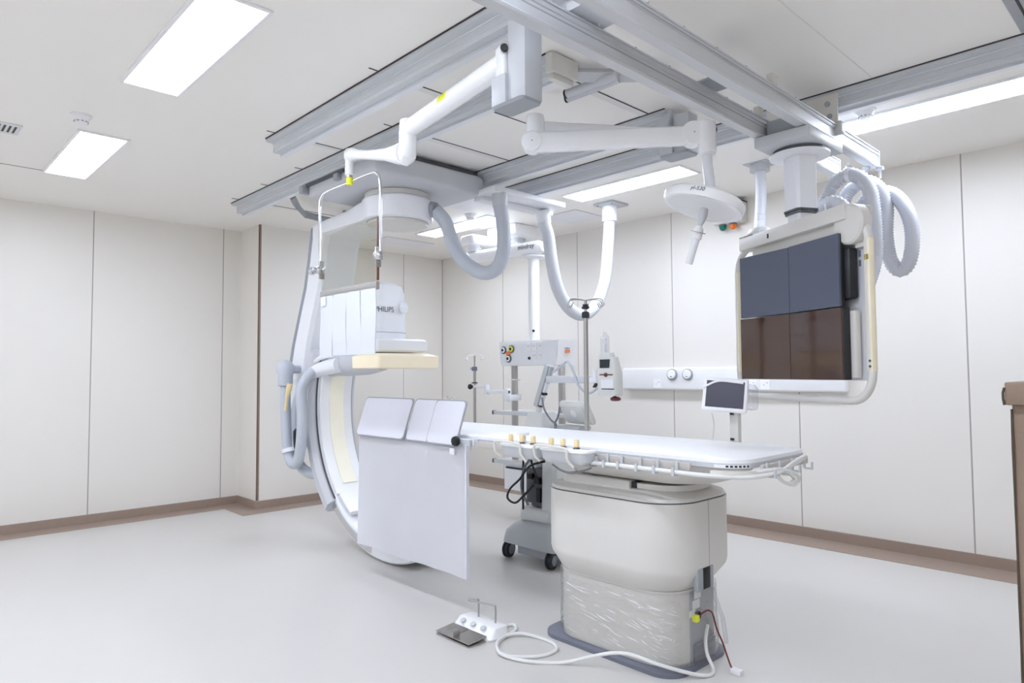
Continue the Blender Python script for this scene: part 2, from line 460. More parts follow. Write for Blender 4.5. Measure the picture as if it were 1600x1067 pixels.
# stand
outer = [(2.02, 2.64), (1.945, 2.60), (1.915, 2.48), (1.88, 2.32), (1.82, 2.10), (1.725, 1.885), (1.61, 1.62), (1.545, 1.43), (1.505, 1.22), (1.50, 1.0), (1.53, .82), (1.60, .72)]
inner = [(2.25, 2.55), (2.21, 2.48), (2.175, 2.40), (2.14, 2.25), (2.09, 2.07), (2.0, 1.87), (1.90, 1.62), (1.85, 1.43), (1.82, 1.22), (1.81, 1.0), (1.80, .82), (1.78, .72)]
b = B(); rings = []
for (xo, zo), (xi, zi) in zip(outer, inner):
    d = Vector((xi - xo, 0, zi - zo)); o_ = Vector((xo, 0, zo))
    sec = []
    for u, w in ((0.0, -.12), (.22, -.165), (.93, -.165), (1.0, -.13), (1.0, .13), (.93, .165), (.22, .165), (0.0, .12)):
        q = o_ + d * u; sec.append((q.x, YC + w, q.z))
    rings.append(b.ring(sec))
b.skin(rings)
st = obj('stand', b, 'gantry_white', G, ang=25)
b = B(); rings = []
for (xo, zo), (xi, zi) in zip(outer[1:10], inner[1:10]):
    d = Vector((xi - xo, 0, zi - zo)).normalized(); o_ = Vector((xo, 0, zo))
    q0 = o_ - d * .024; q1 = o_ + d * .022
    rings.append(b.ring([(q0.x, YC - .140, q0.z), (q1.x, YC - .172, q1.z), (q1.x, YC + .172, q1.z), (q0.x, YC + .140, q0.z)]))
b.skin(rings)
obj('stand_edge', b, 'edge_grey', st, ang=25)
obj('hub', B().lathe([(.19, 0), (.22, .02), (.22, .16), (.19, .22)], (1.78, YC, 1.09), (1, 0, 0), 40), 'grey_cover', G)
# C-arc
CX, CZ = 3.05, 1.103
def arc(b, r0, r1, w0, w1, a0, a1, n=48, ch=0.0):
    rings = []
    for k in range(n + 1):
        a = R(a0 + (a1 - a0) * k / n); c, s_ = math.cos(a), math.sin(a)
        sec = [(r0, w0 + ch), (r0 + ch, w0), (r1 - ch, w0), (r1, w0 + ch), (r1, w1 - ch), (r1 - ch, w1), (r0 + ch, w1), (r0, w1 - ch)] if ch > 0 else [(r0, w0), (r1, w0), (r1, w1), (r0, w1)]
        rings.append(b.ring([(CX + r_ * c, y_, CZ + r_ * s_) for r_, y_ in sec]))
    return b.skin(rings)
ca = obj('c_arc', arc(B(), .985, 1.092, -2.905, -2.595, 158, 288, 72, .012), 'gantry_white', G, ang=25)
obj('rim_cover', arc(B(), .955, .986, -2.895, -2.605, 160, 226, 40, .010), 'white_paint', ca, ang=25)
obj('cream_strip', arc(B(), .945, .956, -2.815, -2.685, 160, 221, 40, .003), 'cream_strip', ca, ang=25)
obj('rim_step', arc(B(), .925, .965, -2.89, -2.61, 226.5, 240, 14, .012), 'white_paint', ca, ang=25)
obj('guide_rail', arc(B(), 1.01, 1.065, -2.915, -2.904, 228, 262, 30), 'chrome', ca, ang=25)
obj('guide_rail', arc(B(), .99, 1.05, -2.598, -2.585, 160, 256, 40), 'mid_grey', ca, ang=25)
sl = obj('sleeve', arc(B(), 1.0, 1.13, -2.965, -2.535, 156, 228, 48, .035), 'grey_cover', G, ang=25)
obj('sleeve_gap', arc(B(), .988, .9985, -2.915, -2.906, 157, 227, 40), 'dark_grey', sl, ang=25)
# tube housing at the lower end of the arc
obj('tube_housing', B().loft([(.17, 2.86, 3.34, -2.94, -2.56, .08), (.20, 2.82, 3.38, -2.98, -2.52, .1), (.42, 2.82, 3.38, -2.98, -2.52, .1), (.50, 2.92, 3.28, -2.90, -2.60, .1)]), 'gantry_white', G)
# detector
sa = obj('support_arm', B().tube([(2.02, -2.80, 1.40), (2.18, -2.80, 1.425), (2.35, -2.78, 1.44), (2.60, -2.75, 1.455), (2.80, -2.75, 1.47)], [.075, .085, .10, .105, .09], 20), 'grey_cover', G)
obj('arm_sleeve', B().tube([(2.03, -2.93, 1.37), (2.16, -2.90, 1.405), (2.36, -2.87, 1.43)], [.055, .06, .062], 16), 'gantry_white', sa)
obj('grip_shell', B().tube([(2.08, -2.945, 1.46), (2.19, -2.93, 1.50), (2.32, -2.90, 1.505)], [.012, .022, .012], 10), 'white_paint', sa)
dh = obj('detector_housing', B().loft([(1.60, 2.56, 2.92, -2.93, -2.57, .12), (1.66, 2.545, 2.925, -2.94, -2.56, .13), (1.98, 2.555, 2.915, -2.93, -2.57, .13), (2.03, 2.575, 2.90, -2.91, -2.59, .12), (2.055, 2.62, 2.86, -2.86, -2.64, .10)], 10), 'gantry_white', G)
obj('housing_wing', B().loft([(1.62, 2.30, 2.60, -2.87, -2.63, .08), (1.95, 2.38, 2.60, -2.86, -2.64, .08), (2.02, 2.48, 2.62, -2.84, -2.66, .06)]), 'gantry_white', dh)
obj('housing_seam', B().loft([(1.668, 2.543, 2.927, -2.942, -2.558, .131), (1.672, 2.543, 2.927, -2.942, -2.558, .131)], 10), 'mid_grey', dh)
obj('side_knob', B().lathe([(.03, 0), (.045, .012), (.04, .035), (.01, .05)], (2.915, -2.655, 1.86), (.9, .42, 0), 20), 'gantry_white', dh)
def text_round(body, width, height, z, m, parent):
    cu = bpy.data.curves.new('lettering', 'FONT'); cu.body = body; cu.size = 1.0
    o = bpy.data.objects.new('lettering_tmp', cu); COL.objects.link(o)
    me = bpy.data.meshes.new_from_object(o.evaluated_get(bpy.context.evaluated_depsgraph_get()))
    bpy.data.objects.remove(o); bpy.data.curves.remove(cu)
    xs = [v.co.x for v in me.vertices]; ys = [v.co.y for v in me.vertices]
    for v in me.vertices:
        s_ = (v.co.x - (min(xs) + max(xs)) / 2) / (max(xs) - min(xs)) * width
        zz = z + (v.co.y - min(ys)) / (max(ys) - min(ys)) * height
        r_ = .1315
        if s_ < 0: v.co = (2.793 + r_ * math.cos(s_ / .13), -2.81 + r_ * math.sin(s_ / .13), zz)
        else: v.co = (2.793 + r_, -2.81 + s_, zz)
    me.materials.clear(); me.materials.append(MATS[m])
    n = bpy.data.objects.new('lettering', me); COL.objects.link(n); n.parent = parent
    return n
text_round('PHILIPS', .155, .040, 1.822, 'ink', dh)
obj('detector_plate', B().loft([(1.515, 2.78, 3.06, -2.97, -2.53, .03), (1.53, 2.76, 3.08, -2.985, -2.515, .035), (1.60, 2.75, 3.085, -2.985, -2.515, .04), (1.612, 2.77, 3.07, -2.96, -2.54, .04)]), 'gantry_white', G)
obj('bumper', B().loft([(1.395, 2.80, 3.16, -3.01, -2.49, .03), (1.40, 2.79, 3.17, -3.02, -2.48, .035), (1.485, 2.785, 3.175, -3.02, -2.48, .035), (1.505, 2.83, 3.12, -2.98, -2.52, .05)]), 'bumper_cream', G)
# hoses at the back of the C
hb = obj('elbow_cap', B().lathe([(.058, -.10), (.062, -.095), (.062, -.01), (.075, .03), (.07, .075), (.045, .105), (.01, .118)], (1.775, -3.05, 1.36), (0, 0, 1), 24).tube([(1.775, -3.05, 1.40), (1.775, -2.97, 1.40), (1.75, -2.88, 1.40)], .035, 16), 'hose_grey', G)
obj('hose', B().tube([(1.775, -3.05, 1.27), (1.785, -3.05, 1.06), (1.82, -3.05, .80), (1.85, -3.05, .70), (1.90, -3.05, .635), (1.96, -3.05, .62), (2.02, -3.05, .65), (2.065, -3.05, .766), (2.085, -3.05, .90), (2.085, -3.05, 1.05), (2.065, -3.05, 1.22), (2.07, -3.01, 1.32), (2.09, -2.95, 1.385)], .043, 16, rib=.03, pitch=.012, smooth=10), 'hose_grey', G, ang=80)
obj('hose', B().tube([(1.86, -3.0, .70), (1.82, -2.99, .83), (1.82, -2.98, 1.0), (1.88, -2.98, 1.15), (1.93, -2.95, 1.27), (1.90, -2.90, 1.38)], .042, 16, rib=.022, pitch=.012, smooth=10), 'hose_grey', G, ang=80)
obj('hose', B().tube([(1.90, -2.99, .68), (1.88, -2.97, .61), (1.93, -2.95, .56), (2.03, -2.93, .535), (2.16, -2.90, .54)], .042, 16, rib=.022, pitch=.012, smooth=10), 'hose_grey', G, ang=80)
obj('hose_clamp', B().cyl((1.848, -3.035, .735), (1.858, -3.035, .705), .068, 24), 'gantry_white', G)
obj('black_plug', B().lathe([(.02, -.13), (.03, -.10), (.036, -.03), (.036, .03), (.02, .05)], (1.97, -3.03, .86), (0, 0, 1), 14), 'black', G)
obj('release_lever', B().tube([(1.99, -3.11, 1.28), (1.98, -3.115, 1.235), (1.945, -3.115, 1.17), (1.92, -3.115, 1.06)], [.022, .024, .014, .012], 10), 'knob_cream', G)
obj('hose', B().tube([(3.24, -2.58, 2.575), (3.285, -2.52, 2.49), (3.30, -2.47, 2.36), (3.34, -2.43, 2.24), (3.42, -2.38, 2.145), (3.52, -2.33, 2.095), (3.60, -2.28, 2.135), (3.62, -2.24, 2.25), (3.60, -2.215, 2.42), (3.555, -2.21, 2.62)], .052, 18, rib=.02, pitch=.012, smooth=10), 'hose_grey', G, ang=80)
obj('hose_socket', B().cyl((3.20, -2.60, 2.585), (3.247, -2.577, 2.571), .058, 20), 'mid_grey', G)

# white hose from bracket to ceiling
t = thing('hanging_hose', 'long white corrugated hose hanging in a U from a square ceiling flange', 'hose', (3.42, -.72, H))
obj('hose_body', B().tube([(3.42, -1.60, 2.61), (3.42, -1.54, 2.488), (3.42, -1.50, 2.277), (3.42, -1.425, 2.055), (3.42, -1.28, 1.90), (3.42, -1.10, 1.86), (3.42, -.93, 1.955), (3.42, -.80, 2.178), (3.42, -.745, 2.477), (3.42, -.715, 2.78)], .052, 18, rib=.02, pitch=.012, smooth=12), 'hose_white', t, ang=80)
obj('collar', B().cyl((3.42, -.715, 2.74), (3.42, -.715, 2.885), .068, 24), 'white_paint', t)
obj('flange', B().box(3.33, 3.55, -.84, -.60, 2.88, H, .003), 'grey_paint', t)
obj('bolts', B().cyl((3.36, -.81, 2.872), (3.36, -.81, 2.88), .01, 8).cyl((3.52, -.81, 2.872), (3.52, -.81, 2.88), .01, 8).cyl((3.36, -.63, 2.872), (3.36, -.63, 2.88), .01, 8), 'steel', t)

# ================================================================== MONITOR BRIDGE AND BOOM
t = thing('monitor_bridge', 'pair of parallel grey beams under the ceiling rails carrying the monitor column', 'ceiling beam', (5.73, -2.7, 2.65))
for x1 in (5.62, 5.85):
    pr = [(x1, 2.69), (x1, 2.672), (x1 - .006, 2.670), (x1 - .006, 2.618), (x1, 2.614), (x1 + .004, 2.607), (x1, 2.597), (x1 - .05, 2.597), (x1 - .05, 2.606), (x1 - .042, 2.61), (x1 - .042, 2.69)]
    bo = obj('beam', B().prism(pr, 'y', -5.4, -1.17), 'alu_beam', t, smooth=False)
    gz = 2.652 if x1 < 5.7 else 2.674
    obj('groove', B().box(x1 - .0062, x1 - .0052 if x1 < 5.7 else x1 + .0008, -5.4, -1.18, gz, gz + .005), 'mid_grey', bo)
    obj('beam_lip', B().box(x1 - .044, x1 + .006, -5.4, -1.17, 2.6905, 2.697), 'alu_rail', bo)
    b = B()
    for k in range(14): b.box(x1 - .003, x1 + .004, -4.6 + k * .25, -4.59 + k * .25, 2.697, 2.703)
    obj('stud', b, 'mid_grey', bo)
    obj('end_plate', B().box(x1 - .048, x1 + .004, -1.172, -1.166, 2.598, 2.69), 'grey_paint', bo)
    for y in (-1.836, -3.60):
        hg = obj('hanger_plate', B().box(x1 - .16, x1 + .012, y, y + .014, 2.70, 2.872, .006), 'off_white', t)
        if y > -2: obj('hanger_foot', B().box(x1 - .03, x1 + .03, y - .004, y + .05, 2.645, 2.715, .012, 3), 'grey_paint', hg)
        b = B()
        for xx, zz in ((-.04, 2.82), (-.10, 2.77), (-.03, 2.75)): b.cyl((x1 + xx, y - .006, zz), (x1 + xx, y, zz), .014, 12)
        obj('bolts', b, 'mid_grey', hg)
obj('cross_plate', B().box(5.60, 5.83, -2.86, -2.70, 2.698, 2.706), 'mid_grey', t)
obj('cross_plate', B().box(5.60, 5.83, -3.75, -3.55, 2.71, 2.74), 'alu_rail', t)
for x, y in ((5.845, -2.58), (5.615, -2.25)):
    obj('cable_clip', B().box(x - .015, x + .015, y - .03, y + .03, 2.698, 2.745, .004), 'off_white', t)

MB_ = thing('monitor_boom', 'white octagonal ceiling column with tubular frame holding the four screens', 'monitor mount', (5.728, -2.024, 2.56))
CM = Vector((5.728, -2.024, 0)); TA = R(60)
tv = Vector((math.sin(TA), -math.cos(TA), 0)); nv = Vector((tv.y, -tv.x, 0))
def LM(t_, n_, z): return CM + tv * t_ + nv * n_ + Vector((0, 0, z))
FR = Matrix((tv, -nv, Vector((0, 0, 1)))).transposed().to_4x4(); FR.translation = CM     # local x=t, y=-n
def fbox(b, t0, t1, n0, n1, z0, z1, bev=0.0): return b.box(t0, t1, -n1, -n0, z0, z1, bev, 2, FR)
obj('trolley', B().box(5.578, 5.872, -2.24, -1.80, 2.535, 2.594, .01), 'grey_paint', MB_)
obj('trolley_roller', B().box(5.63, 5.795, -2.2, -1.84, 2.594, 2.68, .01), 'mid_grey', MB_)
obj('swivel_gap', B().lathe([(.135, 2.515), (.135, 2.537)], (5.728, -2.024, 0), seg=36), 'dark_grey', MB_)
obj('swivel_disc', B().lathe([(.14, 2.497), (.152, 2.502), (.152, 2.513), (.14, 2.517)], (5.728, -2.024, 0), seg=40), 'gantry_white', MB_)
def octo(b, w, z0, z1, cut=.22):
    h = w / 2; c = w * cut / 2
    pts = [(h, -h + c), (h, h - c), (h - c, h), (-h + c, h), (-h, h - c), (-h, -h + c), (-h + c, -h), (h - c, -h)]
    rings = []
    for z in (z0, z1): rings.append(b.ring([LM(p[0], p[1], z) for p in pts]))
    return b.skin(rings)
cl = obj('column', octo(B(), .126, 2.215, 2.50), 'gantry_white', MB_, smooth=False)
obj('column_inner', octo(B(), .104, 2.10, 2.215), 'gantry_white', MB_, smooth=False)
obj('column_band', octo(B(), .134, 2.204, 2.214), 'dark_grey', MB_, smooth=False)
obj('column_band', octo(B(), .126, 2.190, 2.198), 'dark_grey', MB_, smooth=False)
hd = obj('header', fbox(B(), -.44, .44, -.06, .10, 2.065, 2.14, .008), 'off_white', MB_)
obj('header_end', B().lathe([(.02, -.035), (.085, -.033), (.095, -.022), (.095, .022), (.085, .033), (.02, .035)], LM(.435, .052, 2.042), nv, 36), 'off_white', hd)
obj('header_under', fbox(B(), -.36, .40, -.04, .06, 2.01, 2.0645), 'off_white', hd)
obj('header_hood', fbox(B(), -.43, -.30, -.04, .06, 2.141, 2.20, .03), 'white_paint', hd)
obj('header_slot', fbox(B(), -.16, -.145, .0995, .101, 2.09, 2.115), 'ink', hd)
obj('header_line', fbox(B(), -.43, -.30, .098, .1005, 2.139, 2.145), 'dark_grey', hd)
obj('back_plate', fbox(B(), -.40, .465, -.02, .018, 1.31, 2.01, .004), 'grey_cover', MB_)
b = B()
for i, t_ in enumerate((.335, .36, .385, .41)):
    for j in range(3):
        if (i * 3 + j) % 4 != 1: fbox(b, t_ + .02, t_ + .034, .0185, .0195, 1.80 + j * .045, 1.83 + j * .045)
obj('label_plate', b, 'ink_blue', MB_)
# frame tube
fp_ = []
w, zt, zb, rr = .53, 2.08, 1.215, .13
for cx, cz, a0 in ((w - rr, zb + rr, 0), (-w + rr, zb + rr, 270), (-w + rr, zt - rr, 180), (w - rr, zt - rr, 90)):
    for k in range(9):
        a = R(a0 - 90 * k / 8); fp_.append(LM(cx + rr * math.cos(a), .05, cz + rr * math.sin(a)))
ft = obj('frame_tube', B().tube(fp_, .019, 12, closed=True), 'off_white', MB_)
for s_ in (-1, 1):
    obj('grip', fbox(B(), s_ * .53 - .020, s_ * .53 + .020, .033, .067, 1.345, 1.965, .012), 'cream', MB_)
obj('frame_link', fbox(B(), .44, .52, .0205, .045, 1.93, 1.95), 'off_white', MB_)
obj('grip_label', fbox(B(), .520, .543, .0672, .0685, 1.86, 1.885), 'gold_label', MB_)
b = B()
for z in (1.375, 1.40): b.cyl(LM(.535, .066, z), LM(.535, .070, z), .006, 10)
obj('grip_screws', b, 'dark_grey', MB_)

def screen(t0, n0, t1, n1, z0, z1, smat, label, lower=False):
    p0 = LM(t0, n0, 0); p1 = LM(t1, n1, 0); x = (p1 - p0); wd = x.length; x = x.normalized(); nn = Vector((x.y, -x.x, 0))
    mt = Matrix((x, -nn, Vector((0, 0, 1)))).transposed().to_4x4(); mt.translation = p0
    c = (p0 + p1) / 2
    t = thing('display_monitor', label, 'monitor', (c.x, c.y, z0), 'two by two display wall')
    g = .0012
    obj('body', B().box(g, wd - g, .012, .030 if not lower else .052, z0 + .001, z1 - .001, .002, 1, mt), 'bezel_dark', t)
    obj('screen', B().box(g, wd - g, .0, .0118, z0 + g, z1 - g, .0012, 1, mt), smat, t)
    if lower:
        obj('side_case', B().box(.02, wd + (.03 if t1 > .2 else -.01), .0522, .085, z0 + .01, z1 - .015, .008, 2, mt), 'off_white', t)
    else:
        obj('rear_case', B().box(.03, wd + (.035 if t1 > .2 else -.01), .0305, .080, z0 + .035, z1 - .072, .012, 2, mt), 'bezel_dark', t)
    return t
screen(-.335, .163, .031, .108, 1.658, 2.006, 'screen_blue', 'upper left dark blue-grey screen of the ceiling-hung display wall')
screen(.032, .108, .398, .104, 1.658, 2.008, 'screen_blue', 'upper right lighter blue-grey screen of the ceiling-hung display wall')
screen(-.335, .166, .031, .111, 1.312, 1.655, 'screen_brown', 'lower left glossy brown screen of the ceiling-hung display wall', True)
screen(.032, .111, .408, .107, 1.312, 1.655, 'screen_brown', 'lower right glossy brown screen beside the cream grip bar', True)

# hoses of the monitor boom
t = thing('monitor_hose', 'white corrugated hose hooped over the clamp behind the display wall', 'hose', (5.75, -1.4, 2.5), 'corrugated hoses behind the display wall')
obj('hose_body', B().tube([(5.60, -1.46, 2.16), (5.599, -1.42, 2.335), (5.624, -1.4, 2.413), (5.668, -1.4, 2.49), (5.753, -1.4, 2.527), (5.832, -1.4, 2.48), (5.872, -1.4, 2.395), (5.887, -1.4, 2.215), (5.882, -1.4, 1.995), (5.84, -1.5, 1.80), (5.78, -1.75, 1.72)], .039, 16, rib=.085, pitch=.017, smooth=10), 'hose_white', t, ang=80)
obj('clamp', B().cyl((5.742, -1.4, 2.528), (5.764, -1.4, 2.528), .046, 20), 'white_paint', t)
obj('hook', B().cyl((5.753, -1.4, 2.56), (5.753, -1.4, 2.60), .006, 10).lathe([(.004, 0), (.016, .006), (.016, .014), (.004, .02)], (5.753, -1.4, 2.567), (0, 0, 1), 14), 'chrome', t)
t = thing('monitor_hose', 'white corrugated hose dropping in a long narrow loop right of the display wall', 'hose', (5.95, -1.25, 2.5), 'corrugated hoses behind the display wall')
obj('hose_body', B().tube([(5.665, -1.33, 2.12), (5.663, -1.30, 2.307), (5.685, -1.27, 2.43), (5.735, -1.25, 2.49), (5.796, -1.24, 2.51), (5.859, -1.23, 2.462), (5.897, -1.22, 2.355), (5.892, -1.22, 2.161), (5.912, -1.22, 2.01), (5.962, -1.22, 1.945), (6.012, -1.22, 1.995), (6.033, -1.22, 2.138), (6.013, -1.22, 2.277), (5.955, -1.20, 2.385), (5.885, -1.19, 2.435), (5.81, -1.19, 2.43), (5.755, -1.20, 2.375), (5.737, -1.22, 2.25), (5.73, -1.3, 2.10)], .039, 16, rib=.085, pitch=.017, smooth=10), 'hose_white', t, ang=80)
b = B()
for x, y, z in ((5.80, -1.24, 2.555), (5.86, -1.19, 2.555)): b.cyl((x, y, z - .03), (x, y, z + .045), .007, 10).box(x - .02, x + .02, y - .015, y + .015, z + .02, z + .04, .003)
obj('hook', b, 'grey_paint', t)
t = thing('monitor_hose', 'short white corrugated hose arched over the header bar beside the column', 'hose', (5.82, -1.9, 2.2), 'corrugated hoses behind the display wall')
obj('hose_body', B().tube([(5.752, -1.92, 2.10), (5.752, -1.90, 2.19), (5.775, -1.89, 2.235), (5.823, -1.88, 2.262), (5.872, -1.88, 2.245), (5.905, -1.88, 2.19), (5.91, -1.90, 2.10)], .036, 16, rib=.085, pitch=.017, smooth=10), 'hose_white', t, ang=80)
obj('tie', B().tube([(5.815, -1.928, 2.25), (5.82, -1.93, 2.21), (5.828, -1.93, 2.17)], .004, 6), 'white_paint', t)
t = thing('ceiling_conduit', 'white ribbed conduit dropping from a round ceiling socket behind the display wall', 'hose', (4.93, -.83, H))
obj('socket', B().cyl((4.93, -.84, 2.845), (4.93, -.84, 2.897), .072, 28).box(4.84, 5.02, -.93, -.75, 2.895, H), 'grey_paint', t)
obj('hose_body', B().tube([(4.93, -.84, 2.85), (4.94, -.85, 2.69), (4.95, -.90, 2.45), (5.02, -1.05, 2.25), (5.18, -1.35, 2.16), (5.35, -1.65, 2.14), (5.43, -1.80, 2.13)], .038, 16, rib=.085, pitch=.017, smooth=10), 'hose_white', t, ang=80)

# ================================================================== LEAD SHIELD ARM
t = thing('shield_support_arm', 'white jointed arm with yellow sticker on a square grey post hanging from the rail', 'support arm', (5.335, -3.69, 2.8))
obj('post', B().box(5.275, 5.375, -3.75, -3.65, 2.46, 2.80, .004), 'grey_paint', t)
obj('post_side_box', B().box(5.19, 5.2745, -3.765, -3.665, 2.46, 2.585, .004), 'grey_paint', t)
obj('post_sole', B().loft([(2.448, 5.19, 5.375, -3.76, -3.652, .02), (2.4595, 5.185, 5.378, -3.768, -3.648, .02)]), 'mid_grey', t)
obj('pivot_housing', B().loft([(2.586, 5.20, 5.26, -3.76, -3.69, .02), (2.70, 5.20, 5.26, -3.76, -3.69, .02), (2.715, 5.21, 5.25, -3.75, -3.70, .018)]), 'white_paint', t)
obj('pivot_screw', B().cyl((5.262, -3.755, 2.69), (5.27, -3.765, 2.69), .016, 14), 'black', t)
obj('pivot_screw', B().cyl((5.215, -3.758, 2.645), (5.215, -3.764, 2.645), .007, 10), 'black', t)
sp = obj('spring_arm', B().tube([(5.23, -3.725, 2.648), (4.40, -3.63, 2.615)], .045, 24), 'white_gloss', t)
sd = (Vector((4.40, -3.63, 2.615)) - Vector((5.23, -3.725, 2.648))).normalized()
lb = B()
c0 = Vector((5.23, -3.725, 2.648)) + sd * .40
rr_ = []
for k in range(9):
    a = R(-10 + 130 * k / 8); rr_.append((math.cos(a), math.sin(a)))
sv = Vector((sd.y, -sd.x, 0)); sv = sv if sv.y < 0 else -sv
lb.skin([lb.ring([c0 + sd * d_ + (sv * ca_ + Vector((0, 0, 1)) * sa_) * .0458 for ca_, sa_ in rr_]) for d_ in (0, .075)], False, False, closed=False)
lab = obj('warning_sticker', lb, 'yellow_label', sp)
lb = B()
for q in (.018, .036, .054):
    lb.skin([lb.ring([c0 + sd * (q + e) + (sv * math.cos(R(a)) + Vector((0, 0, 1)) * math.sin(R(a))) * .0463 for a in range(15, 100, 10)]) for e in (0, .003)], False, False, closed=False)
obj('sticker_lines', lb, 'ink', lab)
obj('elbow', B().tube([(4.395, -3.63, 2.672), (4.395, -3.63, 2.66), (4.395, -3.63, 2.60), (4.395, -3.63, 2.53), (4.385, -3.63, 2.485), (4.35, -3.63, 2.458)], [.022, .042, .046, .046, .05, .036], 24), 'white_gloss', t)
obj('forearm', B().tube([(4.38, -3.63, 2.497), (4.32, -3.625, 2.505), (4.16, -3.605, 2.545), (3.95, -3.578, 2.60), (3.80, -3.558, 2.642), (3.72, -3.547, 2.668), (3.66, -3.537, 2.682), (3.625, -3.533, 2.668)], [.062, .055, .034, .027, .028, .036, .040, .026], 20), 'white_gloss', t)
obj('hanger', B().cyl((3.645, -3.535, 2.655), (3.645, -3.535, 2.558), .024, 20), 'white_paint', t)
obj('hanger_tip', B().cyl((3.645, -3.535, 2.545), (3.645, -3.535, 2.5575), .020, 20), 'steel', t)

t = thing('lead_glass_shield', 'clear hanging radiation shield pane in a bent chrome frame with white strip curtain', 'radiation shield', (3.62, -3.52, 1.47))
SY = -3.52
obj('frame', B().tube([(3.268, SY, 2.02), (3.262, SY, 2.20), (3.258, SY, 2.44), (3.285, SY, 2.498), (3.36, SY, 2.518), (3.60, SY, 2.521), (3.87, SY, 2.524), (3.935, SY, 2.505), (3.965, SY, 2.44), (3.968, SY, 2.20), (3.970, SY, 2.02)], .0095, 12, smooth=6), 'chrome', t)
obj('neck', B().cyl((3.645, SY - .012, 2.50), (3.645, SY - .012, 2.544), .019, 16), 'yellow_label', t)
pn = obj('pane', B().box(3.285, 3.935, SY - .004, SY + .008, 1.885, 2.262, .002, 1), 'acrylic', t)
obj('pane_edge', B().box(3.9355, 3.945, SY - .004, SY + .008, 1.89, 2.258), 'glass_edge', t)
obj('lower_bar', B().box(3.285, 3.945, SY - .012, SY + .012, 1.838, 1.884, .004), 'bar_taupe', t)
obj('bar_groove', B().box(3.29, 3.94, SY - .0135, SY - .0125, 1.858, 1.862), 'mid_grey', t)
for x, s_ in ((3.265, -1), (3.972, 1)):
    c_ = obj('clamp', B().box(x - .02 - .01 * s_, x + .025 - .01 * s_, SY - .035, SY + .012, 2.0, 2.045, .006), 'chrome', t)
    obj('clamp_plate', B().box(x - s_ * .022 - .008, x - s_ * .022 + .008, SY - .02, SY + .014, 1.965, 2.08, .003), 'steel', c_)
    obj('clamp_knob', B().lathe([(.012, 0), (.026, .008), (.026, .03), (.012, .038)], (x + s_ * .018, SY - .03, 2.02), (s_, -.5, 0), 16), 'chrome', c_)
for i in range(4):
    x0 = 3.288 + i * .164; b = B(); rings = []
    for k in range(9):
        z = 1.845 - .375 * k / 8; wv = .004 * math.sin(k * 1.1 + i)
        sl_ = .006 * math.sin(k * .7 + 2 * i)
        rings.append(b.ring([(x0 + .002 + sl_, SY - .012 - .002 * (i % 2), z), (x0 + .08 + sl_, SY - .02 - wv, z), (x0 + .158 + sl_, SY - .012, z), (x0 + .158 + sl_, SY - .006, z), (x0 + .08 + sl_, SY - .014 - wv, z), (x0 + .002 + sl_, SY - .006 - .002 * (i % 2), z)]))
    b.skin(rings)
    cu = obj('curtain_strip', b, 'curtain_fabric', t, ang=70)
    if i == 0: obj('strip_tag', B().box(x0 + .05, x0 + .10, SY - .032, SY - .024, 1.785, 1.84, .003), 'white_paint', cu)

# ================================================================== SURGICAL LAMP
t = thing('surgical_lamp', 'white ceiling examination lamp with folded double arm and round ring head', 'surgical lamp', (5.13, -2.2, 2.8))
obj('mount_post', B().box(5.085, 5.185, -2.235, -2.135, 2.63, 2.86, .004), 'grey_paint', t)
obj('mount_box', B().box(5.0, 5.0845, -2.255, -2.155, 2.63, 2.72, .004), 'grey_paint', t)
obj('post_sole', B().loft([(2.618, 5.0, 5.185, -2.255, -2.135, .02), (2.6295, 4.995, 5.19, -2.26, -2.13, .02)]), 'mid_grey', t)
obj('mount_strut', B().box(-.03, .03, -.012, .012, 0, .22, .004, 2, Matrix.Translation((4.98, -2.24, 2.70)) @ Matrix.Rotation(R(22), 4, 'Y')), 'alu_rail', t)
obj('mount_pin', B().cyl((5.19, -2.03, 2.80), (5.21, -1.98, 2.80), .02, 16), 'black', t)
e0 = Vector((4.74, -3.02, 2.625)); p0 = Vector((5.08, -2.25, 2.66)); e1 = Vector((5.40, -2.475, 2.60))
def flat_arm(b, a, c, h0, h1, w):
    d = (c - a); s = Vector((d.y, -d.x, 0)).normalized() * w; rings = []
    for k in range(7):
        u = k / 6; q = a + d * u; h = h0 + (h1 - h0) * u
        sec = []
        for su, sz in ((-1, -.7), (-.7, -1), (.7, -1), (1, -.7), (1, .7), (.7, 1), (-.7, 1), (-1, .7)): sec.append(q + s * su + Vector((0, 0, h * sz)))
        rings.append(b.ring(sec))
    return b.skin(rings)
obj('rear_arm', flat_arm(B(), p0 + Vector((0, 0, .075)), e0 + Vector((-.02, .04, .055)), .036, .046, .035), 'white_gloss', t, ang=60)
obj('elbow', B().lathe([(.02, .125), (.045, .12), (.05, .10), (.05, -.05), (.04, -.07), (.02, -.075)], e0 + Vector((-.02, 0, .01)), (0, 0, 1), 28), 'white_gloss', t)
fa = e0 + Vector((0, -.045, -.035)); fb = e1 + Vector((-.03, -.02, -.0))
obj('front_arm', flat_arm(B(), fa, fb, .052, .046, .032), 'white_gloss', t, ang=60)
ad = (fb - fa); an = Vector((ad.y, -ad.x, 0)).normalized()
an = an if an.dot(Vector((1, -1, 0))) > 0 else -an
for q in (fa, fb + Vector((0, 0, .008))):
    r_ = .056 if q is fa else .064
    obj('joint_cap', B().lathe([(r_, -.04), (r_, .028), (r_ - .006, .036), (.01, .040)], q, an, 28), 'white_gloss', t)
    obj('joint_screw', B().cyl(q + an * .039, q + an * .043, .004, 8), 'mid_grey', t)
obj('drop_housing', B().lathe([(.02, .085), (.043, .075), (.046, .05), (.046, -.085), (.04, -.09)], e1 + Vector((.035, .01, -.015)), (0, 0, 1), 24), 'white_gloss', t)
